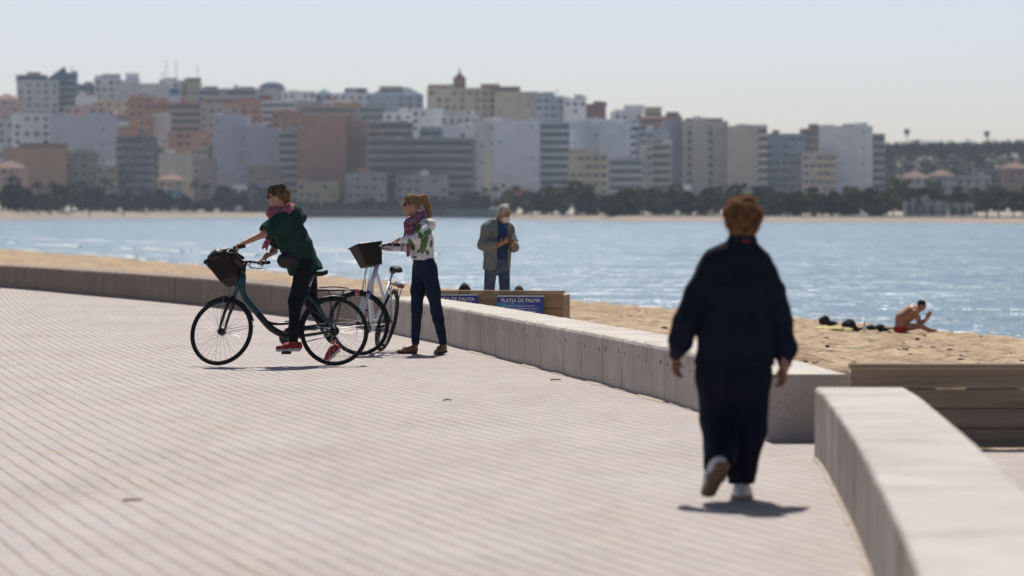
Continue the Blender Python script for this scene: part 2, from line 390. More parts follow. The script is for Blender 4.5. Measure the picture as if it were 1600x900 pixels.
def seat_wall(name, label, foot, width, height, step, group, mats, right=True, holes=True, bevel=.035, gap=.007):
    """blocks of concrete set end to end along a curve; every block meets the next at a narrow open joint"""
    root = thing(name, label, 'wall', (foot[0][0], foot[0][1], 0), group=group)
    o0 = Vector((foot[0][0], foot[0][1], 0))
    pts = [Vector((x, y, 0)) for x, y in foot]; pts = curve_pts(pts, 12)
    s = [0]
    for a, b in zip(pts[:-1], pts[1:]): s.append(s[-1] + (b - a).length)
    def at(d):
        d = min(max(d, 0), s[-1]); i = min(max(int(np.searchsorted(s, d)) - 1, 0), len(s) - 2)
        t = (d - s[i]) / (s[i + 1] - s[i]); p = pts[i].lerp(pts[i + 1], t)
        lo, hi = max(d - .5, 0), min(d + .5, s[-1])
        def q(dd):
            j = min(max(int(np.searchsorted(s, dd)) - 1, 0), len(s) - 2); return pts[j].lerp(pts[j + 1], (dd - s[j]) / (s[j + 1] - s[j]))
        dr = (q(hi) - q(lo)).normalized()
        n = Vector((dr.y, -dr.x, 0)) if right else Vector((-dr.y, dr.x, 0))
        return p - o0, dr, n
    bv = bevel
    def prof(p, n, ins):
        P = [(ins, 0), (ins, height - bv - ins), (bv * .3 + ins, height - bv * .3 - ins), (bv + ins, height - ins), (width - bv - ins, height - ins), (width - bv * .3 - ins, height - bv * .3 - ins), (width - ins, height - bv - ins), (width - ins, 0)]
        return [p + n * a + Vector((0, 0, z)) for a, z in P]
    def strip(bm, d0, d1, ins, mi=0):
        k = max(1, int((d1 - d0) / .12)); rings = []
        for i in range(k + 1):
            p, dr, n = at(d0 + (d1 - d0) * i / k); rings.append([bm.verts.new(v + Vector((0, 0, .006 * noise.noise(Vector((v.x * 9, v.y * 9, j_))))) + n * .005 * noise.noise(Vector((v.x * 13, v.y * 13, 7 + j_)))) if 0 < j_ < 7 else bm.verts.new(v) for j_, v in enumerate(prof(p, n, ins))])
        for A, B in zip(rings[:-1], rings[1:]):
            for j in range(7): bm.faces.new((A[j], A[j + 1], B[j + 1], B[j])).material_index = mi
        bm.faces.new(rings[0]).material_index = mi; bm.faces.new(rings[-1][::-1]).material_index = mi
    d, i = 0.0, 0
    bm = bmesh.new(); hb = bmesh.new()
    while d < s[-1] - .05:
        st = step(d, i); e = min(d + st, s[-1])
        strip(bm, d + (gap / 2 if d else 0), e - gap / 2, 0)
        if holes:
            for dd in (d + .16, e - .16):
                p, dr, n = at(dd + random.uniform(-.03, .03))
                c = p - n * .002 + Vector((0, 0, height * random.uniform(.66, .76)))
                r = bmesh.ops.create_circle(hb, cap_ends=True, segments=8, radius=random.uniform(.015, .022))
                Mx = n.to_track_quat('Z', 'Y').to_matrix().to_4x4(); Mx.translation = c
                for v in r['verts']: v.co = Mx @ v.co
        d = e; i += 1
    from_bm('concrete_block', bm, mats, root)
    if holes: from_bm('tie_hole', hb, M_RUST, root)
    kb = bmesh.new(); strip(kb, .03, s[-1] - .03, .03); from_bm('joint_filling', kb, M_JOINT, root)
    return root
GW = 'low concrete seat walls along the promenade'
seat_wall('seat_wall', 'pale curved concrete seat wall in the middle distance, panelled with vertical joints, behind the walking woman', WALL_FOOT[:9], .57, .455,
          lambda d, i: (1.02, 1.0, 1.1, .98, 1.35, 1.05)[i % 6], GW, M_CONC, gap=.022)
seat_wall('seat_wall', 'stained concrete wall with shade painted in at far left behind the bicycles, beside the beach', [(WALL_FOOT[8][0] - .02, WALL_FOOT[8][1] + .07)] + WALL_FOOT[9:], .57, .455,
          lambda d, i: 5.2, GW, M_CONC_SHADE, holes=False, gap=.03)
NEAR_FOOT = [(1.92, 24.35), (1.90, 23.4), (1.85, 22.3), (1.77, 20.6), (1.67, 18.6), (1.55, 16.5), (1.40, 14.0), (1.25, 11.8), (1.02, 9), (.75, 6.2)]
seat_wall('seat_wall', 'concrete seat wall nearest the camera at lower right with wide pale top and brown stained side', NEAR_FOOT, .575, .45,
          lambda d, i: (.95, 2.2, 2.4, 2.3)[i % 4], GW, M_CONC_NEAR, right=False, holes=False, bevel=.022, gap=.016)
# blown sand lying against the foot of the walls
M_DRIFT = mat('blown_sand', (.40, .335, .27), .95, .12, 8, .3)
def drift(foot, wmax, amp, sgn=-1):
    pts = curve_pts([(x, y, 0) for x, y in foot], 14); bm = bmesh.new(); prev = None
    for i, p in enumerate(pts):
        a, b = pts[max(i - 1, 0)], pts[min(i + 1, len(pts) - 1)]; dr = (b - a).normalized(); n = Vector((dr.y, -dr.x, 0)) * sgn
        w = max(.015, wmax * (.45 + 1.1 * noise.noise(Vector((i * .23, foot[0][0], amp))) + .5 * noise.noise(Vector((i * .9, 3, amp)))))
        A = bm.verts.new(p + Vector((0, 0, .022)) - n * .02); B = bm.verts.new(p + n * w * .4 + Vector((0, 0, .014))); C_ = bm.verts.new(p + n * w + Vector((0, 0, .003)))
        if prev: bm.faces.new((prev[0], A, B, prev[1])); bm.faces.new((prev[1], B, C_, prev[2]))
        prev = (A, B, C_)
    tag(from_bm('sand_drift', bm, M_DRIFT, smooth=True), kind='stuff')
drift(WALL_FOOT, .07, 1.3)
drift(NEAR_FOOT, .035, 4.1, 1)

# ---- beach sand: lumpy with footprints, falling to the water
def sand_material(name='beach_sand', c0=(.30, .215, .14), c1=(.46, .352, .24)):
    m = mat(name, c0, .95, 0, 1.3, 1.0, 5, spec=.1, col2=c1, thr=(.36, .62), detail=9, bdist=.10)
    return m
M_SAND = sand_material()
rows = [25.3]
while rows[-1] < 330: rows.append(rows[-1] + max(.075, .0024 * rows[-1] - .0))
NC = 230
ed = sorted(EDGE, key=lambda p: p[1])
V = []; npos = []
epts = np.array([(p.x, p.y) for p in curve_pts([(x, y, 0) for x, y in EDGE], 10)])
for Y in rows:
    xw = float(wall_x(Y)) + .2 if Y > 26.2 else 2.0
    if Y > 121: xw = -40 - (Y - 121) * 1.0
    xe = float(np.interp(Y, [p[1] for p in ed], [p[0] for p in ed]))
    xe2 = xe + 7
    for i in range(NC):
        t = i / (NC - 1)
        x = xw + (xe2 - xw) * t
        dw = np.min(np.hypot(epts[:, 0] - x, epts[:, 1] - Y)) * (1 if x < xe else -1)
        db = max(x - xw, 0) * .75
        tt = db / max(db + max(dw, 0), 1e-3) if dw > 0 else 1.0
        z = -.12 - 1.28 * tt ** 1.05 - (0 if dw > 0 else -dw * .05)
        amp = min(1, db / 1.0) * min(1, max(dw + 1, 0) / 5)
        lump = .07 * noise.noise(Vector((x * 1.3, Y * 1.3, 0))) + 0.075 * noise.noise(Vector((x * 3.1, Y * 3.1, 4))) + .09 * noise.noise(Vector((x * .35, Y * .35, 9)))
        r = noise.noise(Vector((x * 2.3, Y * 1.7, 20)))
        foot_ = -.13 * max(0, r - .15) / .3
        V.append((x, Y, z + amp * (lump + foot_)))
Q = []
for r in range(len(rows) - 1):
    for i in range(NC - 1):
        a = r * NC + i; Q.append((a, a + 1, a + NC + 1, a + NC))
tag(from_np('beach_sand', np.array(V), np.array(Q), M_SAND), kind='structure')
def sand_z(x, y):
    """height of the sand under a point, by nearest grid row and column"""
    r = int(np.argmin(np.abs(np.array(rows) - y))); s0 = r * NC
    xs = np.array([v[0] for v in V[s0:s0 + NC]]); return float(np.interp(x, xs, [v[2] for v in V[s0:s0 + NC]]))

# ---- seaweed and clods scattered over the sand
M_WEED = mat('dry_seaweed', (.10, .065, .04), .95, .3, 20)
M_CLOD = mat('damp_sand_clod', (.26, .18, .11), .95, .2, 20)
wb = bmesh.new(); cb = bmesh.new()
for i in range(1000):
    Y = 28 + 70 * random.random() ** 1.3; xw = float(wall_x(Y)) + .8; xe = float(np.interp(Y, [p[1] for p in ed], [p[0] for p in ed]))
    x = random.uniform(xw, min(xe - .5, .14 * Y + 1))
    z = sand_z(x, Y); tb = wb if random.random() < .4 else cb
    r = bmesh.ops.create_icosphere(tb, subdivisions=1, radius=1)
    sx, sy, sz = random.uniform(.018, .065), random.uniform(.02, .07), random.uniform(.01, .026)
    for v in r['verts']:
        k = 1 + .5 * noise.noise(v.co * 2 + Vector((i, 0, 0))); v.co = Vector((x + v.co.x * sx * k, Y + v.co.y * sy * k, z + v.co.z * sz * k + .004))
tag(from_bm('dry_seaweed', wb, M_WEED, smooth=True), kind='stuff'); tag(from_bm('sand_clods', cb, M_CLOD, smooth=True), kind='stuff')

# ---- the sea
def sea_material():
    m = bpy.data.materials.new('sea_water'); m.use_nodes = True
    N = m.node_tree.nodes; L = m.node_tree.links; b = N['Principled BSDF']
    b.inputs['Roughness'].default_value = .2; b.inputs['IOR'].default_value = 1.33
    g = N.new('ShaderNodeNewGeometry')
    def nz(scale, st, det=3):
        mp = N.new('ShaderNodeMapping'); mp.inputs['Scale'].default_value = st; mp.inputs['Rotation'].default_value = (0, 0, .25); L.new(g.outputs['Position'], mp.inputs[0])
        n = N.new('ShaderNodeTexNoise'); n.inputs['Scale'].default_value = scale; n.inputs['Detail'].default_value = det; L.new(mp.outputs[0], n.inputs[0]); return n.outputs[0]
    cr = N.new('ShaderNodeValToRGB'); L.new(nz(.03, (.35, 1.4, 1), 4), cr.inputs[0])
    cr.color_ramp.elements[0].position = .35; cr.color_ramp.elements[1].position = .65
    cr.color_ramp.elements[0].color = (.055, .13, .17, 1); cr.color_ramp.elements[1].color = (.10, .19, .23, 1)
    L.new(cr.outputs[0], b.inputs['Base Color'])
    ad = N.new('ShaderNodeMath'); ad.operation = 'ADD'; L.new(nz(.9, (.55, 1.3, 1), 4), ad.inputs[0])
    w2 = N.new('ShaderNodeMath'); w2.operation = 'MULTIPLY'; w2.inputs[1].default_value = 3.4; L.new(nz(.22, (.4, 1.3, 1), 3), w2.inputs[0]); L.new(w2.outputs[0], ad.inputs[1])
    bp = N.new('ShaderNodeBump'); bp.inputs['Strength'].default_value = .8; bp.inputs['Distance'].default_value = .55
    L.new(ad.outputs[0], bp.inputs['Height']); L.new(bp.outputs[0], b.inputs['Normal'])
    return m
M_SEA = sea_material()
bm = bmesh.new()
bmesh.ops.create_grid(bm, x_segments=2, y_segments=2, size=1)
for v in bm.verts: v.co = Vector((v.co.x * 590, 20 + (v.co.y + 1) * .5 * 1700, SEA_Z))
tag(from_bm('sea', bm, M_SEA), kind='structure')
# small breakers and foam along the near shore
M_FOAM = mat('foam', (.6, .62, .62), .9, .08, 3, .5)
def breaker(off, a0, a1, w, h, seed):
    P = [p for p in curve_pts([(x, y, 0) for x, y in EDGE], 60)]; bm = bmesh.new(); prev = None
    for i, p in enumerate(P):
        if not a0 < p.y < a1: prev = None; continue
        q = noise.noise(Vector((i * .11, seed, 0))) + .6 * noise.noise(Vector((i * .4, seed, 3)))
        if q < -.12: prev = None; continue
        n = Vector((.86, .5, 0)); c = p + n * (off + 1.6 * noise.noise(Vector((i * .06, seed, 7)))) ; ww = w * (.35 + abs(q)); hh = h * (.4 + abs(q))
        ring = [bm.verts.new((c.x + n.x * k * ww, c.y + n.y * k * ww, SEA_Z + z)) for k, z in ((-1, .012), (-.55, hh * .35), (-.2, hh), (.2, hh * .9), (.6, hh * .3), (1, -.01))]
        if prev:
            for k in range(5): bm.faces.new((prev[k], ring[k], ring[k + 1], prev[k + 1]))
        prev = ring
    if len(bm.verts): tag(from_bm('foam', bm, M_FOAM, smooth=True), kind='stuff')
    else: bm.free()
breaker(1.0, 150, 480, .6, .06, 1.0); breaker(10, 200, 480, .6, .14, 5.0); breaker(24, 240, 480, .5, .12, 9.0);  breaker(.6, 80, 150, .3, .03, 13.0)

# ---- far shore: beach, promenade quay and hill
SHORE = [(-400, 344), (0, 344), (100, 342), (300, 340.6), (480, 340.3), (700, 340.3), (780, 341.6), (850, 343.5), (1000, 346), (1300, 348), (1600, 349.3), (2000, 350)]
HILL = [(-400, 30), (0, 38), (400, 37), (700, 36), (850, 28), (1000, 14), (1150, 8), (1250, 10), (1340, 20), (1400, 24.5), (1500, 25), (1600, 25.5), (2000, 26)]
BEACHTOP = [(-400, 1.8), (0, 1.4), (300, .7), (450, .5), (760, .4), (800, .0), (1600, -.15), (2000, -.15)]
ip = lambda T, p: float(np.interp(p, [a for a, _ in T], [b for _, b in T]))
def shore_y(px): return (CAM_H - SEA_Z) * F / (ip(SHORE, px) - HZ)
def land_z(x, y):
    px = 800 + F * x / y; t = y - shore_y(px)
    bt = ip(BEACHTOP, px)
    z = SEA_Z - .5 + (bt - SEA_Z + .5) * min(max((t + 6) / 46, 0), 1)
    s_ = min(max((y - 1450) / 330, 0), 1); s_ = s_ * s_ * (3 - 2 * s_)
    return z + max(ip(HILL, px) - bt, 0) * s_ + min(max((t - 80) / 200, 0), 1) * 2.0
M_LAND = mat('far_ground', (.32, .29, .24), .95, .3, .05, coord='Object')
M_FSAND = mat('far_sand', (.27, .215, .165), .95, .12, .2)
def far_sheet(name, m, rng):
    bm = bmesh.new(); G = []
    for px in range(-1700, 3301, 25):
        sy = shore_y(px); rowv = []
        for t in rng:
            y = sy + t if t < 400 else t
            x = (px - 800) * y / F
            x = max(min(x, 590), -590); rowv.append(bm.verts.new((x, y, land_z(x, y))))
        G.append(rowv)
    for A, B in zip(G[:-1], G[1:]):
        for j in range(len(rng) - 1):
            try: bm.faces.new((A[j], B[j], B[j + 1], A[j + 1]))
            except ValueError: pass
    bmesh.ops.remove_doubles(bm, verts=bm.verts, dist=.001)
    tag(from_bm(name, bm, m, smooth=True), kind='structure')
far_sheet('far_beach', M_FSAND, [-6, -2, 0, 4, 10, 20, 30, 36])
bm = bmesh.new(); G = []
for px in range(-1700, 3301, 25):
    sy = shore_y(px); rowv = []
    for k in range(26):
        y = (sy + 36) + (2600 - sy - 36) * (k / 25) ** 1.0
        x = max(min((px - 800) * y / F, 590), -590); rowv.append(bm.verts.new((x, y, land_z(x, y) + (.0 if k else .0))))
    G.append(rowv)
for A, B in zip(G[:-1], G[1:]):
    for j in range(25): bm.faces.new((A[j], B[j], B[j + 1], A[j + 1]))
bmesh.ops.remove_doubles(bm, verts=bm.verts, dist=.001)
tag(from_bm('hillside', bm, M_LAND, smooth=True), kind='structure')

# ---- wooden sand fences
M_WOOD = mat('weathered_boards', (.32, .24, .165), .85, .22, 2.2, .35, 14, stretch=(.6, 6, 14), spec=.2)
M_WOOD2 = mat('pale_boards', (.40, .27, .155), .85, .2, 2.2, .35, 14, stretch=(.6, 6, 14), spec=.2)
def board_fence(label, p0, p1, top, n, bh, depth, wood, posts, cap=True, z0=0, ends=True):
    a, b = Vector((*p0, 0)), Vector((*p1, 0)); Ln = (b - a).length; ang = math.atan2(b.y - a.y, b.x - a.x)
    root = thing('board_fence', label, 'fence', (a.x, a.y, z0), (0, 0, ang), 'wooden board fences holding back the sand')
    for i in range(n):
        bm = bmesh.new(); z = top - .03 - bh * (i + .5)
        tilt = random.uniform(-.004, .004)
        box(bm, (Ln / 2 + random.uniform(-.006, .006), random.uniform(-.004, .004), z), (Ln, .045, bh - .004 - random.uniform(0, .003)), Matrix.Rotation(tilt * .4, 3, 'Y'), bev=.004)
        from_bm('board', bm, wood, root)
    for i in range(1, n):                             # strips added behind the joints to block sunlit gaps, open in places
        z = top - .03 - bh * i
        for x0, x1 in ([(.02, .56), (.76, 1.12), (1.22, Ln - .02)] if i == 1 and depth < .6 else [(.02, Ln - .02)]):
            bm = bmesh.new(); box(bm, ((x0 + x1) / 2, .0335, z), (x1 - x0, .02, .05)); from_bm('gap_blocker', bm, wood, root)
    for x in posts:
        bm = bmesh.new(); box(bm, (x, .091, (top - .04) / 2 - .1), (.09, .09, top + .16), bev=.006); from_bm('post', bm, wood, root)
    if cap:
        bm = bmesh.new(); box(bm, (Ln / 2, .02, top - .0125), (Ln + .03, .13, .034), bev=.005); from_bm('cap_board', bm, wood, root)
    if ends:
        for x in (.0225, Ln - .0225):
            bm = bmesh.new(); box(bm, (x, .0245 + depth / 2, top / 2 - .06), (.045, depth, top - .0), bev=.004); from_bm('end_board', bm, wood, root)
    return root
pL = S(658, 455, 51.6); pR = S(880, 455, 51.6)
f1 = board_fence('wooden sand fence carrying the blue signs, in front of the man with the phone', (pL.x, 51.75), (pR.x, 51.5), .485, 3, .205, .75, M_WOOD2, (.3, 1.0), True, 0)
pA = S(1329, 573, 25.45)
f2 = board_fence('wooden board fence behind the near wall at right, in shadow, four boards high', (pA.x, 25.40), (pA.x + 3.6, 25.30), .555, 4, .131, .5, M_WOOD, (.06, 1.3, 2.5), True)

# ---- signs on the fence
M_BLUE = bpy.data.materials.new('sign_blue'); M_BLUE.use_nodes = True
_N = M_BLUE.node_tree.nodes; _L = M_BLUE.node_tree.links; _b = _N['Principled BSDF']; _b.inputs['Roughness'].default_value = .4
_tc = _N.new('ShaderNodeTexCoord'); _sp = _N.new('ShaderNodeSeparateXYZ'); _L.new(_tc.outputs['Object'], _sp.inputs[0])
_nz = _N.new('ShaderNodeTexNoise'); _nz.inputs['Scale'].default_value = 5; _L.new(_tc.outputs['Object'], _nz.inputs[0])
_m = _N.new('ShaderNodeMath'); _m.operation = 'MULTIPLY_ADD'; _m.inputs[1].default_value = .25; _L.new(_nz.outputs[0], _m.inputs[0])
_m2 = _N.new('ShaderNodeMath'); _m2.operation = 'MULTIPLY_ADD'; _m2.inputs[1].default_value = 1.5; _m2.inputs[2].default_value = .18; _L.new(_sp.outputs[0], _m2.inputs[0]); _L.new(_m2.outputs[0], _m.inputs[2])
_r = _N.new('ShaderNodeValToRGB'); _L.new(_m.outputs[0], _r.inputs[0])
_r.color_ramp.elements[0].color = (.05, .40, .72, 1); _r.color_ramp.elements[1].color = (.03, .08, .42, 1); _r.color_ramp.elements[0].position = .2; _r.color_ramp.elements[1].position = .95
_L.new(_r.outputs[0], _b.inputs['Base Color'])
M_SIGNW = mat('sign_white', (.8, .82, .85), .5, .03)
M_SIGNDK = mat('sign_dark_blue', (.03, .06, .33), .4, .05)
def beach_sign(label, px0, px1, ytop, Y, hh):
    a, b = S(px0, ytop, Y), S(px1, ytop, Y); W = b.x - a.x
    root = thing('beach_sign', label, 'sign', (a.x, Y, a.z - hh), group='blue beach signs on the board fence')
    bm = bmesh.new(); box(bm, (W / 2, 0, hh / 2), (W, .012, hh), bev=.002); from_bm('sign_panel', bm, M_BLUE, root)
    bm = bmesh.new(); box(bm, (W / 2, -.008, hh - .045), (W - .004, .004, .085)); from_bm('title_band', bm, M_SIGNDK, root)
    bm = bmesh.new(); box(bm, (W / 2, -.001, hh + .006), (W, .016, .014)); from_bm('white_edge', bm, M_SIGNW, root)
    tcu = bpy.data.curves.new('lettering', 'FONT'); tcu.body = 'PLATJA DE PALMA'; tcu.size = .072; tcu.align_x = 'CENTER'; tcu.extrude = .001; tcu.offset = .0015
    to = bpy.data.objects.new('tmp', tcu); col.objects.link(to)
    bpy.context.view_layer.update()
    me = bpy.data.meshes.new_from_object(to.evaluated_get(bpy.context.evaluated_depsgraph_get())); bpy.data.objects.remove(to)
    wmax = max(v.co.x for v in me.vertices) - min(v.co.x for v in me.vertices); k = W * .84 / wmax
    for v in me.vertices: v.co = Vector((v.co.x * k + W / 2, -.0125 - v.co.z, hh - .075 + v.co.y * 1.0))
    me.materials.clear()
    put('lettering', me, M_SIGNW, root)
    bm = bmesh.new()
    for i, (x0, x1) in enumerate(((.12, .8), (.12, .88), (.12, .84), (.12, .62), (.12, .7))):
        z = hh - .125 - i * .034
        if z < .02: break
        box(bm, (W * (x0 + x1) / 2, -.0075, z), (W * (x1 - x0), .002, .007))
    from_bm('small_print', bm, M_SIGNW, root)
beach_sign('blue beach sign lettered PLATJA DE PALMA, fully visible near the right end of the fence', 777, 850, 463.5, 51.52 - .09, .29)
beach_sign('blue beach sign right behind the standing woman, its lower half hidden by the wall', 672, 747, 461.5, 51.66 - .09, .29)

# ---- litter on the paving
M_LEAF = mat('dry_leaf', (.16, .085, .04), .9, .3, 30)
def leaf(label, px, py, w, l, rz):
    Y = CAM_H * F / (py - HZ); p = S(px, py, Y); bm = bmesh.new()
    n = 9; rowsv = []
    for i in range(n):
        t = i / (n - 1); hw = w * math.sin(math.pi * min(max(t, .04), .96)) ** .8
        rowsv.append([bm.verts.new(((t - .5) * l, k * hw, .004 + .008 * abs(k) + .005 * math.sin(t * 3) ** 2)) for k in (-1, 0, 1)])
    for A, B in zip(rowsv[:-1], rowsv[1:]):
        for j in (0, 1): bm.faces.new((A[j], B[j], B[j + 1], A[j + 1]))
    o = from_bm('dry_leaf', bm, M_LEAF, smooth=True, loc=(p.x, Y, 0)); o.rotation_euler = (0, 0, rz)
    md = o.modifiers.new('thickness', 'SOLIDIFY'); md.thickness = .003
    tag(o, label, 'leaf', 'dry leaves on the paving')
leaf('brown curled dry leaf on the paving in front of the curved seat wall', 868, 595, .03, .10, .2)
leaf('small dark dry leaf lying in the middle of the paving below the standing woman', 699, 627, .012, .07, .0)
leaf('tiny leaf scrap on the paving just right of the dark bicycle shadow', 567, 574, .012, .06, .1)
bm = bmesh.new(); sweep(bm, [(-.05, 0, .008), (0, .003, .009), (.055, 0, .007)], [.005, .006, .004], 6)
p = S(206, 784, CAM_H * F / (784 - HZ)); o = from_bm('twig', bm, M_LEAF, smooth=True, loc=(p.x, p.y, 0)); tag(o, 'short brown twig lying on the paving at lower left', 'twig')
# ================================================================== THE TOWN ACROSS THE BAY
_mc = {}
def wallmat(c, k='plaster'):
    key = (k, tuple(round(v, 3) for v in c))
    if key not in _mc: _mc[key] = mat(k, c, .85, .10, .25, 0, spec=.2)
    return _mc[key]
M_WIN = mat('dark_window', (.05, .06, .075), .25, .3, .3)
M_RECESS = mat('shutter', (.12, .13, .14), .7, .3, .3)
M_ROOF = mat('roof_membrane', (.30, .27, .25), .9, .15, .3)
M_TILE = mat('terracotta_tiles', (.17, .085, .06), .85, .2, .6)
M_BLUEROOF = mat('blue_grey_roof', (.14, .19, .24), .95, .1, .3, spec=.05)
M_METAL = mat('grey_metal', (.25, .26, .27), .5, .1, 2)
LAV = (.60, .59, .62); WHT = (.82, .82, .82); CRM = (.60, .52, .40); TAN = (.58, .48, .37); TER = (.54, .26, .165); ORG = (.52, .29, .16)
BRN = (.28, .20, .15); GRY = (.40, .40, .42); BLU = (.34, .40, .46); PNK = (.55, .40, .35); YEL = (.55, .46, .33); OLV = (.26, .23, .18)
_share = {}
def unit_mesh(kind, w, h, d=.2):
    key = (kind, round(w, 1), round(h, 1), d)
    if key not in _share:
        bm = bmesh.new()
        if kind == 'window':
            box(bm, (0, -.03, 0), (w, .06, h))
        elif kind == 'sill':
            box(bm, (0, -.07, -h / 2 - .08), (w + .3, .24, .14))
        elif kind == 'balcony':
            box(bm, (0, -.65, .07), (w, 1.3, .16)); box(bm, (0, -1.25, .60), (w, .09, .92))
            for x in (-w / 2 + .05, w / 2 - .05): box(bm, (x, -.6, .60), (.1, 1.22, .92))
        elif kind == 'awning':
            box(bm, (0, -.55, -.25), (w, 1.2, .12), Matrix.Rotation(.45, 3, 'X'))
        elif kind == 'recess':
            box(bm, (0, -.04, h / 2), (w, .08, h))
        bmesh.ops.recalc_face_normals(bm, faces=bm.faces)
        me = bpy.data.meshes.new(kind); bm.to_mesh(me); bm.free(); _share[key] = me
    return _share[key]
def child(name, me, m, root, loc, rz=0):
    me2 = me
    if me.materials and me.materials[0] is not m:
        key = (me.name, m.name)
        if key not in _share: me2 = me.copy(); me2.materials.clear(); me2.materials.append(m); _share[key] = me2
        me2 = _share[key]
    elif not me.materials: me.materials.append(m)
    o = bpy.data.objects.new(name, me2); col.objects.link(o); o.parent = root; o.location = loc; o.rotation_euler = (0, 0, rz); return o
GB = 'buildings of the town across the bay'
AWN = [mat('awning_cloth', c_, .85) for c_ in ((.7, .68, .62), (.5, .2, .06), (.08, .2, .12), (.6, .45, .2), (.1, .16, .3))]
def building(label, x0, x1, yt, Y, c, style='blank', rot=0, depth=13, roof='flat', cat='building', extras=(), acc=None, cols=None, ground=True, name='apartment_building', fl=3.05):
    a, b = S(x0, yt, Y), S(x1, yt, Y); W = (b.x - a.x) / max(math.cos(R(rot)), .5) * .99; xc = (a.x + b.x) / 2
    zb = land_z(xc, Y); H = a.z - zb
    root = thing(name, label, cat, (xc, Y, zb), (0, 0, R(rot)), GB)
    m = wallmat(c); acc = wallmat(acc or tuple(min(v * 1.12, .75) for v in c))
    bm = bmesh.new()
    box(bm, (0, depth / 2, H / 2 - 3), (W, depth, H + 6))
    if roof == 'flat':                                # parapet round the flat roof
        for s in (-1, 1):
            box(bm, (s * (W / 2 - .15), depth / 2, H + .4), (.3, depth - .7, .8)); box(bm, (0, depth / 2 + s * (depth / 2 - .17), H + .4), (W, .3, .8))
    from_bm('wall', bm, m, root)
    rb = bmesh.new()
    if roof == 'flat':
        box(rb, (0, depth / 2, H + .06), (W - .7, depth - .8, .1)); from_bm('roof', rb, M_ROOF, root)
    elif roof in ('tile', 'blue'):
        rh = min(W, depth) * (.24 if roof == 'tile' else .3); o = .5
        q = [rb.verts.new(v) for v in ((-W / 2 - o, -o, H + .02), (W / 2 + o, -o, H + .02), (W / 2 + o, depth + o, H + .02), (-W / 2 - o, depth + o, H + .02))]
        r_ = max(W / 2 - depth / 2, .3)
        t = [rb.verts.new((-r_, depth / 2, H + rh)), rb.verts.new((r_, depth / 2, H + rh))]
        for f in ((q[0], q[1], t[1], t[0]), (q[1], q[2], t[1]), (q[2], q[3], t[0], t[1]), (q[3], q[0], t[0]), (q[3], q[2], q[1], q[0])): rb.faces.new(f)
        from_bm('roof', rb, M_TILE if roof == 'tile' else M_BLUEROOF, root)
    elif roof == 'dome':
        r = bmesh.ops.create_uvsphere(rb, u_segments=16, v_segments=8, radius=1)
        for v in r['verts']: v.co = Vector((v.co.x * W / 2, depth / 2 + v.co.y * depth / 2, H + max(v.co.z, -.02) * 3))
        from_bm('roof', rb, M_BLUEROOF, root, True)
    nf = max(1, int((H - .6) / fl))
    if style in ('bands', 'stripes'):
        wm = unit_mesh('recess', W * .92, 2.25); bmh = unit_mesh('balcony', W * (.94 if style == 'bands' else 1.0), 1)
        for i in range(nf):
            z = H - (i + 1) * fl
            if z < -1: break
            child('window', wm, M_RECESS if style == 'bands' else M_WIN, root, (0, -.012, z + .35))
            child('balcony', bmh, acc, root, (0, 0, z))
    elif style in ('grid', 'bal'):
        n = cols or max(2, int(W / 3.6)); n = min(n, 9); ww = min(1.5, W / n * .5)
        wm = unit_mesh('window', ww, 1.45 if style == 'grid' else 2.1); fm = unit_mesh('sill', ww, 1.45 if style == 'grid' else 2.1); bal = unit_mesh('balcony', min(W / n * .82, 3.4), 1)
        for i in range(min(nf, 11)):
            z = H - (i + 1) * fl
            if z < -1: break
            for j in range(n):
                if random.random() < .28: continue
                x = -W / 2 + W * (j + .5) / n
                wo = child('window', wm, M_WIN if random.random() < .7 else M_RECESS, root, (x, -.012, z + (1.55 if style == 'grid' else 1.3)))
                child('sill', fm, acc, wo, (0, 0, 0))
                if random.random() < .13: child('awning', unit_mesh('awning', ww + .5, 1), random.choice(AWN), root, (x, -.03, z + 2.3))
                if style == 'bal': child('balcony', bal, acc, root, (x, 0, z))
    elif style == 'edge':                             # blind party wall with a stack of balconies at one edge
        s = cols or 1; w = min(W * .22, 5)
        wm = unit_mesh('recess', w, 2.2); bal = unit_mesh('balcony', w, 1)
        for i in range(nf):
            z = H - (i + 1) * fl
            if z < -1: break
            child('window', wm, M_WIN, root, (s * (W / 2 - w / 2 - .05), -.012, z + .3)); child('balcony', bal, acc, root, (s * (W / 2 - w / 2), 0, z))
    elif style == 'strips':                           # two tall dark recessed strips
        for x in (.12, -.34) if cols is None else cols:
            bm = bmesh.new(); box(bm, (x * W, -.03, H / 2 - .5), (W * .09, .06, H - 1.6)); from_bm('window', bm, M_RECESS, root)
            for i in range(nf):
                child('balcony', unit_mesh('balcony', W * .09, 1), m, root, (x * W, .6, H - (i + 1) * fl))
    elif style == 'blank' and H > 8:
        wm = unit_mesh('window', .7, .9)
        for i in range(min(nf, 9)):
            if random.random() < .55: child('window', wm, M_WIN, root, (W * random.choice((-.36, .31)), -.012, H - (i + .55) * fl))
    if roof == 'flat' and W > 6:                      # tanks, lift rooms and washing-line huts that break the roofline
        for q in range(random.choice((1, 2, 3))):
            bm = bmesh.new(); hh = random.uniform(1.0, 2.8); box(bm, (random.uniform(-.38, .38) * W, depth * random.uniform(.2, .7), H + hh / 2 - .05), (random.uniform(1.2, 4.2), random.uniform(1.5, 3.5), hh))
            from_bm('roof_room', bm, wallmat(random.choice((c, WHT, GRY, TER, c))), root)
        if random.random() < .4:
            bm = bmesh.new(); ax_ = random.uniform(-.4, .4) * W; sweep(bm, [(ax_, depth * .4, H), (ax_, depth * .4, H + random.uniform(2.5, 4.5))], .07, 5); from_bm('aerial', bm, M_METAL, root)
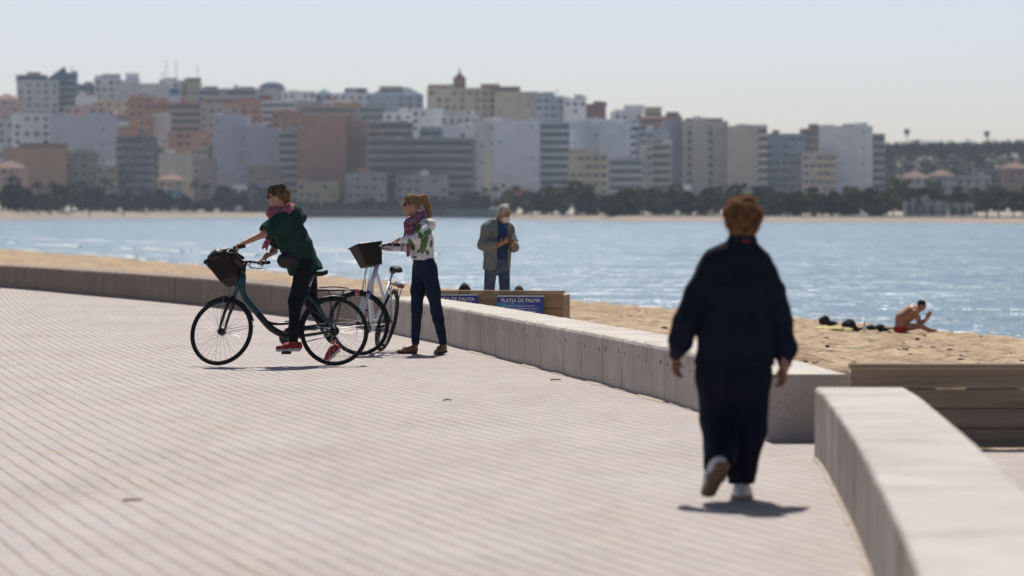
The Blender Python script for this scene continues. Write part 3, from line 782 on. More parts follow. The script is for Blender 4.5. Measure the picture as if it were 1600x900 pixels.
    for e in extras:
        k = e[0]; bm = bmesh.new()
        if k == 'hut':                                # stair head on the roof: (x fraction, width, height, colour)
            box(bm, (e[1] * W, depth * .5, H + e[3] / 2 - .05), (e[2], 4.4, e[3])); box(bm, (e[1] * W, depth * .5, H + e[3]), (e[2] + .5, 4.9, .25)); from_bm('stair_head', bm, wallmat(e[4] if len(e) > 4 else c), root)
        elif k == 'mast':
            sweep(bm, [(e[1] * W, depth * .5, H), (e[1] * W, depth * .5, H + e[2])], .14, 6)
            for q in (.75, .88, .97): box(bm, (e[1] * W, depth * .5, H + e[2] * q), (1.3 * q, .1, .1))
            from_bm('antenna', bm, M_METAL, root)
        elif k == 'awning':
            box(bm, (e[1] * W, -.9, H - e[3]), (e[2], 1.8, 1.9), Matrix.Rotation(-.25, 3, 'X')); from_bm('awning', bm, mat('awning_fabric', e[4], .8), root)
        elif k == 'block':                            # an upper storey set back: (x0, x1 fractions, height, colour, style)
            w = (e[2] - e[1]) * W; xc2 = (e[1] + e[2]) / 2 * W
            box(bm, (xc2, depth * .6, H + e[3] / 2), (w, depth * .7, e[3])); pb = from_bm('upper_storey', bm, wallmat(e[4]), root)
            for i in range(max(1, int(e[3] / fl))):
                zz = H + e[3] - (i + 1) * fl + .9
                if zz < H: break
                child('window', unit_mesh('recess', w * .86, 1.5), M_WIN, pb, (xc2, depth * .25 - .012, zz))
        elif k == 'pyramid':
            v = [bm.verts.new(p) for p in ((e[1] * W - e[2], 2, H), (e[1] * W + e[2], 2, H), (e[1] * W + e[2], 10, H), (e[1] * W - e[2], 10, H))]; t = bm.verts.new((e[1] * W + e[2] * .7, 6, H + e[3]))
            for i in range(4): bm.faces.new((v[i], v[(i + 1) % 4], t))
            bm.faces.new(v[::-1]); from_bm('roof_peak', bm, M_BLUEROOF, root)
        elif k == 'cupola':
            box(bm, (e[1] * W, depth * .4, H + 2.4), (5.2, 5.2, 4.8)); box(bm, (e[1] * W, depth * .4, H + 4.9), (6.0, 6.0, .35)); t = from_bm('cupola', bm, wallmat((.30, .16, .12)), root)
            bm = bmesh.new(); sweep(bm, [(e[1] * W, depth * .4, H + 5), (e[1] * W, depth * .4, H + 6.4), (e[1] * W, depth * .4, H + 7.2), (e[1] * W, depth * .4, H + 9.6)], [2.6, 1.5, .5, .16], 10); from_bm('spire', bm, M_TILE, t)
        elif k == 'side':                             # lit return wall, set at an angle
            box(bm, (-W / 2 - .02, depth / 2, H / 2), (.04, depth, H)); from_bm('side_wall', bm, wallmat(e[1]), root)
    return root
B = building
# --- crest of the hill
B('large pale apartment block on the hilltop at far left with a pointed blue roof', 26, 92, 128, 1750, LAV, 'grid', 6, extras=[('pyramid', .42, 6, 7.5), ('block', -.52, .22, 3.4, BLU), ('hut', -.1, 6, 4.5, ORG)], cols=5)
B('grey-blue wing attached right of the pointed roof block at far left', 90, 120, 116, 1758, BLU, 'bands', 4, extras=[('mast', .2, 4)])
B('low terracotta roofed house at the left frame edge on the hill', -14, 30, 156, 1700, PNK, 'grid', 0, roof='tile')
B('small dark slate-coloured block right of the pointed roof building', 120, 143, 134, 1730, (.2, .22, .26), 'bands', 0)
B('white flat-roofed block on the crest, first right of the slate-coloured one', 148, 189, 124, 1745, WHT, 'grid', 8, extras=[('hut', .15, 8, 2.4, GRY)], cols=4)
B('white block with a square stair tower on the crest', 187, 219, 128, 1748, WHT, 'edge', 5, extras=[('hut', .1, 6, 4)])
B('long blank pale building on the crest below the tower block', 212, 264, 133, 1735, LAV, 'blank', 3, extras=[('mast', .3, 6)])
B('white and yellow block with a bright blue awning and tall antennas on the crest', 250, 282, 128, 1752, WHT, 'grid', 5, extras=[('awning', .1, 6, 4.5, (.03, .10, .45)), ('mast', -.2, 10), ('mast', .3, 10)])
B('yellow house front beside the blue awning with dark roof shed', 281, 312, 130, 1754, YEL, 'grid', 0, extras=[('hut', .1, 7, 2.5, BRN), ('mast', .35, 8)])
B('long low building with blue-grey roof on the crest at left', 308, 402, 141, 1730, BLU, 'stripes', 0, extras=[('hut', -.3, 6, 1.8, BRN), ('hut', .3, 7, 1.6)])
B('building with a rounded blue-grey roof on the crest', 403, 444, 137, 1775, GRY, 'grid', 0, roof='dome')
B('cream white house row on the crest right of the rounded roof', 441, 493, 145, 1742, WHT, 'grid', 7, cols=5, acc=CRM)
B('grey gabled house on the crest between white houses', 490, 521, 148, 1755, GRY, 'grid', 0, roof='blue')
B('white house with dark penthouse on the crest', 518, 582, 148, 1750, WHT, 'grid', -5, extras=[('block', -.2, .3, 3.2, (.2, .24, .3))])
B('broad building with dark blue roof left of the cupola hotel', 578, 662, 149, 1738, BLU, 'grid', 4, roof='blue', extras=[('hut', -.1, 10, 4.2, TAN)])
B('long cream hotel with a red cupola and spire on the crest', 668, 776, 140, 1650, TAN, 'grid', 3, extras=[('cupola', -.03), ('hut', -.35, 8, 2.2, TER), ('hut', .42, 8, 2.5, TER)], cols=9, acc=ORG)
B('plain tan block joined to the right of the cupola hotel', 772, 839, 146, 1642, TAN, 'blank', -4, extras=[('hut', -.25, 12, 3, BRN)])
B('pale blue-white block with balconies right of the tan hotel block', 836, 883, 153, 1640, (.5, .55, .6), 'bal', 6, cols=4, extras=[('hut', .0, 5, 2.5), ('mast', .3, 4)])
B('white stepped block with cream roof edge on the crest right of centre', 881, 916, 157, 1632, WHT, 'grid', 0, cols=3, extras=[('hut', .25, 5, 1.8, CRM)])
B('small dark red cube-like block on the crest right of centre', 916, 947, 165, 1640, (.27, .11, .10), 'grid', 0, cols=3)
B('white stepped block with roof tower, leftmost of the right-hand skyline group', 959, 1004, 177, 1600, WHT, 'grid', 5, extras=[('hut', .25, 8, 3.5), ('hut', -.2, 5, 1.5)], cols=4)
B('tiled orange-roofed block on the right-hand skyline', 1000, 1042, 184, 1590, (.35, .22, .15), 'bands', 0, roof='tile', extras=[('hut', .0, 7, 4.5, YEL)])
B('brown block with two dark roof rooms right of the orange roof', 1038, 1066, 184, 1592, BRN, 'grid', 0, extras=[('hut', .0, 5, 2.4, (.15, .14, .15))])
# --- middle of the slope
B('pale grey building low on the slope at the left frame edge', -20, 23, 190, 1560, LAV, 'grid', 0)
B('bright white house with small windows left of the big blank lavender wall', 20, 79, 180, 1552, WHT, 'grid', 10, cols=4, extras=[('hut', .1, 10, 1.8, GRY)])
B('wide blank lavender party wall on the left slope', 77, 181, 184, 1540, (.54, .53, .59), 'blank', 2, extras=[('hut', .2, 9, 2)])
B('small pink block with tiled roof above the blank lavender wall', 100, 165, 168, 1640, PNK, 'grid', 0, cols=5)
B('white fronted house with rust red sides on the left slope', 160, 202, 182, 1575, (.45, .25, .17), 'grid', 0, cols=3, extras=[('awning', .2, 7, 3, (.7, .68, .66))])
B('brick red apartment block with small balconies on the left slope', 200, 262, 162, 1620, TER, 'bal', 4, cols=5, extras=[('hut', -.3, 6, 3, ORG)])
B('brick red block with wide dark windows beside the small-balcony one', 258, 316, 163, 1612, (.46, .22, .15), 'bands', 0, acc=PNK)
B('beige block behind the tall lavender wall on the left slope', 313, 372, 167, 1600, (.5, .43, .36), 'grid', 0, cols=5, extras=[('hut', .25, 7, 2.2, TER)])
B('rust red house between the lavender walls on the left slope', 262, 338, 208, 1530, (.46, .26, .19), 'bal', 0, cols=6)
B('tall blank lavender wall of an apartment block left of the terracotta block', 331, 391, 184, 1500, (.56, .55, .60), 'blank', 3)
B('lower lavender apartment wall next to the stack of pale balconies', 388, 438, 203, 1490, (.52, .51, .57), 'blank', 0, extras=[('hut', -.2, 6, 2)])
B('narrow stack of pale balconies left of the terracotta block', 436, 467, 208, 1478, (.52, .50, .46), 'bands', 0)
B('orange-brown block rising above the pale balcony stack', 424, 470, 178, 1570, (.36, .2, .13), 'grid', 0, cols=3)
B('ochre house row on the slope above the terracotta block', 466, 560, 168, 1640, (.45, .32, .24), 'bands', 0)
B('big blank terracotta apartment block left of the striped hotel', 464, 542, 184, 1470, (.50, .265, .18), 'blank', 2)
B('narrow brown blank block between the terracotta block and striped hotel', 541, 574, 191, 1476, (.40, .25, .19), 'blank', 0)
B('upper wing of the horizontally striped grey hotel', 572, 645, 193, 1500, (.30, .27, .27), 'stripes', 0, acc=(.48, .42, .39), name='hotel')
B('long horizontally striped hotel with pale bands in the middle of the shore', 570, 744, 219, 1462, (.27, .25, .26), 'stripes', 1, acc=(.45, .40, .39), depth=16, name='hotel', fl=3.2)
B('white house with chimneys above the striped hotel', 643, 692, 172, 1600, WHT, 'grid', 0, cols=4)
B('white block stepped up behind the right end of the striped hotel', 688, 748, 183, 1580, (.62, .64, .68), 'grid', 0, cols=5, extras=[('hut', -.1, 9, 2.2)])
B('white block with sunlit cream side right of the striped hotel', 741, 774, 193, 1490, (.68, .66, .58), 'blank', -18)
B('narrow pale end of the striped hotel facing right', 742, 756, 222, 1466, (.6, .6, .64), 'blank', 12)
B('widest blank pale lavender wall in the middle of the shore', 771, 844, 191, 1480, (.80, .79, .82), 'blank', 2)
B('grey-blue tower of balconies right of the widest blank wall', 843, 891, 193, 1482, (.50, .56, .62), 'bands', 3, acc=(.52, .57, .62))
B('white apartment block above the small yellow balcony house', 889, 940, 192, 1500, (.76, .76, .79), 'blank', 0, extras=[('hut', .2, 8, 1.8)])
B('white apartment block with pale balconies right of centre', 936, 1000, 196, 1490, (.76, .77, .80), 'edge', 0, extras=[('hut', -.3, 7, 2.5)])
B('pale blue-grey apartment block with wide balconies left of the tan tower', 998, 1046, 206, 1470, (.45, .48, .53), 'bal', 4, cols=4)
B('narrow mauve-grey block touching the tan twin tower', 1036, 1070, 191, 1486, (.42, .38, .42), 'blank', 0)
B('tan twin tower with tall dark recessed strips right of centre', 1066, 1138, 192, 1480, (.62, .54, .43), 'strips', 2, extras=[('hut', .0, 14, 1.8, BRN)])
B('tan tower with a column of balconies, right neighbour of the twin tower', 1136, 1199, 200, 1472, (.60, .52, .42), 'edge', -3, extras=[('hut', .1, 12, 1.2)])
B('blue-grey balcony block with rust red corner right of the tan towers', 1196, 1258, 212, 1478, (.31, .36, .42), 'bal', 0, cols=5, acc=(.4, .45, .5), extras=[('hut', -.35, 6, .8, TER)])
B('dark red-brown block behind the low cream building at right', 1253, 1288, 204, 1500, (.25, .15, .13), 'bands', 0, acc=(.3, .2, .18), extras=[('hut', .2, 5, 1.8)])
B('low cream building in front of the tall white block at right', 1254, 1308, 241, 1462, (.53, .46, .38), 'bal', 0, cols=5)
B('tall white block with blank wall, last tower before the wooded hill', 1283, 1364, 200, 1475, (.76, .75, .77), 'blank', 0, extras=[('hut', -.35, 5, 1.2), ('hut', .1, 6, 1.5, (.3, .2, .18))])
B('thin dark balcony tower at the right edge of the tall white block', 1361, 1383, 212, 1482, (.30, .34, .38), 'bands', 0, acc=(.4, .42, .46))
# --- along the shore
B('low brown blank building behind the trees at far left', 4, 104, 234, 1455, (.40, .26, .17), 'blank', 0, extras=[('hut', .1, 18, 2.4, (.26, .18, .13))])
B('olive brown low block right of the low brown building', 100, 148, 241, 1460, OLV, 'grid', 0, cols=4, acc=(.4, .34, .26))
B('dark narrow apartment tower with balconies on the left shore', 181, 241, 216, 1470, (.17, .17, .18), 'bal', 0, cols=4, acc=(.36, .34, .33))
B('beige balcony house peeping out right of the dark narrow tower', 236, 252, 232, 1480, (.42, .33, .26), 'bands', 0)
B('small blank cream block standing by itself on the left shore', 248, 300, 242, 1450, (.55, .50, .42), 'blank', 0)
B('pink house with tiled roof at the left frame edge near the shore', -12, 36, 262, 1400, (.45, .32, .25), 'grid', 0, roof='tile', cols=4, cat='house', name='house')
B('cream gabled house with turquoise awning by the left shore', 246, 286, 281, 1425, (.55, .44, .32), 'grid', 0, roof='tile', cols=3, extras=[('awning', .3, 4, 5, (.08, .3, .36))], cat='house', name='house')
B('long low beige pavilion on the left beach front', 104, 180, 308, 1404, (.40, .36, .31), 'grid', 0, cols=7, cat='pavilion', name='pavilion', depth=8)
B('low yellow beach front house below the terracotta block', 464, 528, 286, 1440, (.50, .40, .25), 'grid', 0, cols=5, cat='house', name='house')
B('low pale mauve house below the striped hotel', 540, 604, 274, 1446, (.45, .40, .38), 'grid', 0, cols=5, cat='house', name='house')
B('low pale house below the striped hotel, right of the mauve one', 618, 700, 277, 1450, (.40, .38, .37), 'grid', 0, cols=6, cat='house', name='house')
B('white narrow kiosk on the left shore under the lavender walls', 364, 384, 292, 1425, WHT, 'grid', 0, cols=2, cat='kiosk', name='kiosk', depth=5)
B('yellow house with arcaded balconies among the trees right of centre', 889, 950, 242, 1400, (.52, .45, .33), 'bal', 0, cols=5, extras=[('hut', -.25, 7, 2.2)])
B('blue-grey low block with shaded balconies right of the yellow house', 950, 1006, 250, 1440, (.36, .40, .46), 'bands', 0)
B('white beach kiosk among the trees right of centre', 1053, 1080, 293, 1330, WHT, 'grid', 0, cols=3, cat='kiosk', name='kiosk', depth=5)
for i, (x0, x1, yt, lab, tile) in enumerate(((1407, 1452, 277, 'white house with tiled roof, leftmost of the three below the wooded hill', 1), (1455, 1492, 274, 'white house with tiled roof, middle one of the three below the wooded hill', 1),
                                     (1494, 1548, 277, 'wide white house, rightmost of the three below the wooded hill', 0))):
    B(lab, x0, x1, yt, 1392 + 6 * i, (.40, .37, .36), 'grid', (-6, 3, -8)[i], roof='tile' if tile else 'flat', cols=4, cat='house', name='house', depth=9)
B('terracotta house at the right frame edge below the wooded hill', 1564, 1612, 263, 1400, (.30, .19, .15), 'grid', 0, roof='tile', cols=4, cat='house', name='house', depth=9)
B('low white pavilion behind the palm trunks at far right', 1415, 1481, 319, 922, (.36, .35, .36), 'grid', 0, cols=6, cat='pavilion', name='pavilion', depth=7, fl=2.8)
B('low white cabin right of the pavilion behind the palm trunks', 1486, 1522, 322, 924, (.34, .33, .34), 'grid', 0, cols=3, cat='pavilion', name='pavilion', depth=6, fl=2.6)

# --- small houses wedged between the larger ones
for lab, x0, x1, yt, Y, c, st, kw in (
    ('small white house with flat roof under the slate-coloured block at far left', 118, 150, 152, 1690, WHT, 'grid', {}),
    ('low cream house in front of the white crest blocks at left', 150, 205, 158, 1680, CRM, 'grid', {}),
    ('small pink house under the long blank pale crest building', 205, 240, 152, 1690, PNK, 'bands', {}),
    ('small white cube between the brick red blocks on the left slope', 238, 262, 180, 1570, (.68, .66, .62), 'blank', {}),
    ('orange house corner beside the white cube on the left slope', 215, 240, 186, 1566, ORG, 'grid', {}),
    ('pale pink terrace under the long grey-blue crest roof', 318, 372, 154, 1690, (.55, .42, .38), 'bands', {}),
    ('small rust coloured house under the rounded blue-grey roof', 372, 408, 158, 1690, TER, 'grid', {}),
    ('white terraced house under the cream crest row', 408, 462, 160, 1690, WHT, 'bands', {}),
    ('small dark red house right of the white terraced house under the crest', 404, 420, 152, 1700, (.26, .1, .09), 'blank', {}),
    ('dim grey house under the grey gabled house on the crest', 462, 505, 163, 1690, GRY, 'grid', {}),
    ('bright white house front under the dark penthouse on the crest', 505, 548, 160, 1692, WHT, 'grid', {}),
    ('orange plaster house between white fronts right of the terracotta block', 535, 562, 164, 1668, ORG, 'grid', {}),
    ('blue-grey house above the upper wing of the striped hotel', 560, 602, 168, 1660, BLU, 'bands', {}),
    ('white small house above the right half of the striped hotel', 600, 645, 178, 1620, WHT, 'grid', {}),
    ('turquoise grey roof house just above the long striped hotel', 655, 690, 204, 1520, (.26, .36, .38), 'bands', {}),
    ('plain white slab rising above the long striped hotel', 690, 722, 198, 1530, (.64, .64, .68), 'blank', {}),
    ('white small terrace left of the widest blank lavender wall', 714, 750, 206, 1510, (.7, .69, .66), 'grid', {}),
    ('beige house with dark windows left of the dark narrow shore tower', 146, 184, 262, 1462, (.40, .34, .29), 'bal', {}),
    ('dim mauve house behind the small cream block on the left shore', 296, 334, 250, 1468, (.34, .28, .28), 'bal', {}),
    ('ochre lit house front right of the small cream block', 306, 326, 232, 1500, YEL, 'grid', {}),
    ('brown low house under the tall lavender walls on the left shore', 384, 440, 262, 1452, (.28, .21, .18), 'grid', {}),
    ('shadowed blue-grey house right of the white shore kiosk', 388, 428, 288, 1430, (.3, .32, .37), 'grid', {}),
    ('white house with red awning among the trees below the widest blank wall', 778, 812, 284, 1425, (.6, .58, .57), 'grid', {'extras': [('awning', .35, 5, 3.5, (.45, .05, .05))]}),
    ('pale narrow house squeezed left of the tan twin tower', 1000, 1020, 228, 1455, (.56, .5, .44), 'bal', {'cols': 2}),
    ('cream balcony tower in front of the mauve-grey block', 1018, 1048, 226, 1458, (.54, .48, .40), 'bands', {}),
):
    B(lab, x0, x1, yt, Y, c, st, random.uniform(-6, 6), depth=9, **kw)

# --- floodlight masts on the wooded hill
for lab, px, yt in (('floodlight mast on the wooded hill, nearer the town', 1417, 204), ('floodlight mast on the wooded hill, nearer the right frame edge', 1542, 207)):
    p = S(px, yt, 1780); zb = land_z(p.x, 1780); root = thing('floodlight_mast', lab, 'floodlight', (p.x, 1780, zb), group='floodlight masts on the wooded hill')
    bm = bmesh.new(); sweep(bm, [(0, 0, -1), (0, 0, p.z - zb)], [.35, .2], 8); from_bm('mast', bm, M_METAL, root)
    bm = bmesh.new(); box(bm, (0, 0, p.z - zb - .6), (2.4, .5, 2.6)); from_bm('lamp_head', bm, M_METAL, root)

# --- quay along the middle of the shore
M_QUAY = mat('quay_stone', (.20, .18, .17), .9, .2, .6)
bm = bmesh.new()
M_SHORE_SHADE = mat('painted_shore_shade', (.045, .045, .05), .9, .2, .2)  # dark strip added to stand in for shade under the tree crowns
bm = bmesh.new(); prev = None
for px in range(-300, 1901, 20):
    row = []
    for t in (37, 60, 84):
        y = shore_y(px) + t; x = (px - 800) * y / F; row.append(bm.verts.new((x, y, land_z(x, y) + .12)))
    if prev:
        for j in (0, 1): bm.faces.new((prev[j], row[j], row[j + 1], prev[j + 1]))
    prev = row
tag(from_bm('shore_shade_strip', bm, M_SHORE_SHADE, smooth=True), kind='structure'); bm = bmesh.new()
P = [S(px, 330, shore_y(px) + 9) for px in range(440, 781, 20)]
for a, b in zip(P[:-1], P[1:]):
    d = Vector((b.x - a.x, b.y - a.y, 0)); box(bm, ((a.x + b.x) / 2, (a.y + b.y) / 2, 0.0), (d.length * 1.01, 3.0, 3.4 + .02 * len(bm.verts) / 80), Matrix.Rotation(math.atan2(d.y, d.x), 3, 'Z'))
tag(from_bm('quay_wall', bm, M_QUAY), 'low dark quay wall at the water in the middle of the far shore', 'wall')

# ------------------------------------------------------------------ trees
def leafmat(name, c):
    m = mat(name, c, 1.0, .35, .35, spec=0.0, coord='Object'); return m
M_LEAFD = leafmat('dark_foliage', (.030, .045, .026)); M_LEAFM = leafmat('olive_foliage', (.062, .064, .026)); M_LEAFY = leafmat('yellowish_foliage', (.12, .098, .032))
M_PALM = leafmat('palm_leaf', (.060, .068, .035)); M_TRUNK = mat('trunk_bark', (.12, .09, .065), .9, .2, 2)
def crown_mesh(w, h, n, leaf, seed, lobes=6):
    rnd = random.Random(seed); bm = bmesh.new()
    L_ = [(Vector((rnd.uniform(-.6, .6) * w, rnd.uniform(-.6, .6) * w, rnd.uniform(.1, .9) * h)), rnd.uniform(.32, .6)) for _ in range(lobes)]
    for i in range(n):
        c, r = rnd.choice(L_)
        while True:
            d = Vector((rnd.uniform(-1, 1), rnd.uniform(-1, 1), rnd.uniform(-1, 1)))
            if .25 < d.length < 1: break
        p = c + Vector((d.x * w * r, d.y * w * r, d.z * h * r * .75)); s = leaf * rnd.uniform(.6, 1.3)
        q = Matrix.Rotation(rnd.uniform(0, 6.28), 3, 'Z') @ Matrix.Rotation(rnd.uniform(-1.2, 1.2), 3, 'X')
        bm.faces.new([bm.verts.new(p + q @ Vector(v) * s) for v in ((-.5, -.4, 0), (.45, -.5, .1), (.55, .4, -.1), (-.1, .65, .1), (-.6, .2, 0))])
    me = bpy.data.meshes.new('crown'); bm.to_mesh(me); bm.free(); return me
def trunk_mesh(h, r0, r1, lean=0.0):
    bm = bmesh.new(); sweep(bm, [(0, 0, -.8), (lean * .3, 0, h * .5), (lean, 0, h)], [r0, (r0 + r1) * .5, r1], 7)
    me = bpy.data.meshes.new('trunk'); bm.to_mesh(me); bm.free(); return me
def palm_crown(h, seed):
    rnd = random.Random(seed); bm = bmesh.new()
    for i in range(26):
        a = i * 2.4 + rnd.uniform(-.2, .2); el = rnd.uniform(-.35, 1.15); l = rnd.uniform(2.2, 3.0)
        d = Vector((math.cos(a), math.sin(a), 0)); sd_ = Vector((-d.y, d.x, 0)); prev = None
        for k in range(6):
            t = k / 5; p = d * (l * t * math.cos(el) * (1 - .12 * t)) + Vector((0, 0, h + l * (math.sin(el) * t - .75 * t * t * (1 if el > -.1 else .3)))); w = .42 * math.sin(math.pi * (.12 + .86 * t))
            row = [bm.verts.new(p + sd_ * w - Vector((0, 0, w * .6))), bm.verts.new(p), bm.verts.new(p - sd_ * w - Vector((0, 0, w * .6)))]
            if prev:
                for j in (0, 1): bm.faces.new((prev[j], row[j], row[j + 1], prev[j + 1]))
            prev = row
    bmesh.ops.create_icosphere(bm, subdivisions=1, radius=.45, matrix=Matrix.Translation((0, 0, h - .2)))
    me = bpy.data.meshes.new('crown'); bm.to_mesh(me); bm.free(); return me
PALM = [(trunk_mesh(h, .28, .2, l), palm_crown(0, i), h, l) for i, (h, l) in enumerate(((6.2, .1), (7.4, -.2), (8.6, .25), (5.2, 0)))]
CROWN = [crown_mesh(3.6, 4.6, 330, 1.0, 11), crown_mesh(4.6, 4.4, 380, 1.05, 12), crown_mesh(3.0, 5.6, 300, .95, 13), crown_mesh(5.6, 3.4, 360, 1.0, 14)]
TRUNK = [trunk_mesh(3.0, .3, .2, .1), trunk_mesh(2.6, .32, .22, -.2)]
def plant_palm(px, dY, k, s, label, group):
    Y = shore_y(px) + dY; x = (px - 800) * Y / F; t, c, h, l = PALM[k]
    r = thing('palm_tree', label, 'palm tree', (x, Y, land_z(x, Y)), (0, 0, random.uniform(0, 6)), group); r.scale = (s, s, s)
    put('trunk', t, M_TRUNK, r); put('crown', c, M_PALM, r, (l, 0, h))
def plant_tree(px, Y, k, s, m, label, group, name='broadleaf_tree'):
    x = (px - 800) * Y / F; r = thing(name, label, 'tree', (x, Y, land_z(x, Y)), (0, 0, random.uniform(0, 6)), group); r.scale = (s, s, s * random.uniform(.85, 1.15))
    put('trunk', TRUNK[k % 2], M_TRUNK, r)
    me = CROWN[k]; key = ('cr', k, m.name)
    if key not in _share: q = me.copy(); q.materials.clear(); q.materials.append(m); _share[key] = q
    put('crown', _share[key], None, r, (0, 0, .7))
random.seed(21)
G1 = 'palms in the dense row along the far right shore'
for i in range(34):
    plant_palm(1010 + i * 18.5 + random.uniform(-6, 6), 38 + random.uniform(0, 26), random.choice((0, 0, 1, 3)), random.uniform(.62, .88), 'one of the many palms in the long row behind the beach on the right shore', G1)
G2 = 'taller palms standing among the trees of the middle shore'
for px in (758, 775, 792, 806, 640, 655, 598, 575, 730):
    plant_palm(px, 100 + random.uniform(0, 20), 2, random.uniform(.82, 1.0), 'one of the taller palms among the trees of the middle shore', G2)
G3 = 'palms on the left shore in front of the low buildings'
for px in (112, 128, 150, 165, 60, 82, 305, 322, 344, 395, 412, 20, 200, 222):
    plant_palm(px, 44 + random.uniform(0, 22), random.choice((1, 2, 0)), random.uniform(1.05, 1.35), 'one of the palms on the left shore in front of the low buildings', G3)
GT = 'dark bushy trees along the left shore'
for i in range(24):
    px = 8 + i * 18.5 + random.uniform(-7, 7)
    plant_tree(px, shore_y(px) + 42 + random.uniform(0, 16), random.randrange(4), random.uniform(.9, 1.45), random.choice((M_LEAFD, M_LEAFD, M_LEAFM)), 'one of the dark bushy trees in the row along the left shore', GT)
GT2 = 'bushy trees along the middle shore'
for i in range(30):
    px = 455 + i * 18.3 + random.uniform(-7, 7)
    plant_tree(px, shore_y(px) + 48 + random.uniform(0, 26), random.randrange(4), random.uniform(1.0, 1.5) * (1.0 if px > 730 else .68), random.choice((M_LEAFD, M_LEAFM, M_LEAFM, M_LEAFY)), 'one of the olive green bushy trees crowding the middle of the far shore', GT2)
GT3 = 'olive trees behind the palms of the right shore'
for i in range(46):
    px = 985 + i * 14.2 + random.uniform(-7, 7); Y = shore_y(px) + 68 + random.uniform(0, 60) + (90 if px > 1395 else 0)
    plant_tree(px, Y, random.randrange(4), random.uniform(.8, 1.2), random.choice((M_LEAFD, M_LEAFM, M_LEAFM, M_LEAFY)), 'one of the olive green trees massed behind the palms of the right shore', GT3)
GT4 = 'pines in front of the wooded hill'
for i in range(26):
    px = 1385 + i * 9.5 + random.uniform(-5, 5); Y = random.choice((1462, 1490, 1340, 1330))
    plant_tree(px, Y, random.randrange(4), random.uniform(.9, 1.3), M_LEAFD, 'one of the dark pines between the white houses and the palms at right', GT4, 'pine_tree')
# the wood on the right-hand hill reads as one mass
rnd = random.Random(5); bm = bmesh.new()
for i in range(1700):
    Y = rnd.uniform(1520, 1860); px = rnd.uniform(1340, 1960); x = (px - 800) * Y / F; z = land_z(x, Y); w = rnd.uniform(2.2, 4.2); h = rnd.uniform(3.5, 6.5)
    for k in range(44):
        while True:
            d = Vector((rnd.uniform(-1, 1), rnd.uniform(-1, 1), rnd.uniform(-1, 1)))
            if d.length < 1: break
        p = Vector((x + d.x * w, Y + d.y * w, z + h * .6 + d.z * h * .55)); s = rnd.uniform(.5, .95)
        q = Matrix.Rotation(rnd.uniform(0, 6.28), 3, 'Z') @ Matrix.Rotation(rnd.uniform(-1.2, 1.2), 3, 'X')
        bm.faces.new([bm.verts.new(p + q @ Vector(v) * s) for v in ((-.6, -.4, 0), (.5, -.5, .1), (.6, .5, -.1), (-.4, .6, .1))])
me = bpy.data.meshes.new('wood'); bm.to_mesh(me); bm.free()
tag(put('pine_wood', me, leafmat('pine_foliage', (.022, .040, .026))), kind='stuff')
# ================================================================== BICYCLES
M_BLACK = mat('black_rubber', (.015, .015, .016), .7, .15, 12, .1, spec=.25)
M_BLKMET = mat('black_paint', (.012, .012, .014), .4, .1, 6, spec=.35)
M_TEAL = mat('dark_teal_paint', (.012, .055, .075), .3, .12, 3, spec=.5)
M_WHITEP = mat('white_bike_paint', (.62, .66, .72), .35, .05, 3, spec=.5)
M_BLUEP = mat('blue_badge', (.03, .08, .35), .4, .05)
M_STEEL = mat('bare_steel', (.45, .45, .46), .32, .08, 10, metal=1.0)
M_DKSTEEL = mat('dark_steel', (.12, .12, .125), .4, .08, 10, metal=.9)
M_WICK = bpy.data.materials.new('dark_wicker'); M_WICK.use_nodes = True
_N = M_WICK.node_tree.nodes; _L = M_WICK.node_tree.links; _b = _N['Principled BSDF']; _b.inputs['Roughness'].default_value = .6; _b.inputs['Specular IOR Level'].default_value = .2
_tc = _N.new('ShaderNodeTexCoord'); _ck = _N.new('ShaderNodeTexChecker'); _ck.inputs['Scale'].default_value = 55
_ck.inputs[1].default_value = (.030, .016, .012, 1); _ck.inputs[2].default_value = (.012, .009, .008, 1)
_L.new(_tc.outputs['Object'], _ck.inputs[0]); _L.new(_ck.outputs[0], _b.inputs['Base Color'])
_bp = _N.new('ShaderNodeBump'); _bp.inputs['Strength'].default_value = .6; _L.new(_ck.outputs[1], _bp.inputs['Height']); _L.new(_bp.outputs[0], _b.inputs['Normal'])
M_REDREF = mat('red_reflector', (.35, .02, .015), .3, .05)
M_CLEAR = mat('lamp_glass', (.6, .6, .6), .15, .05)

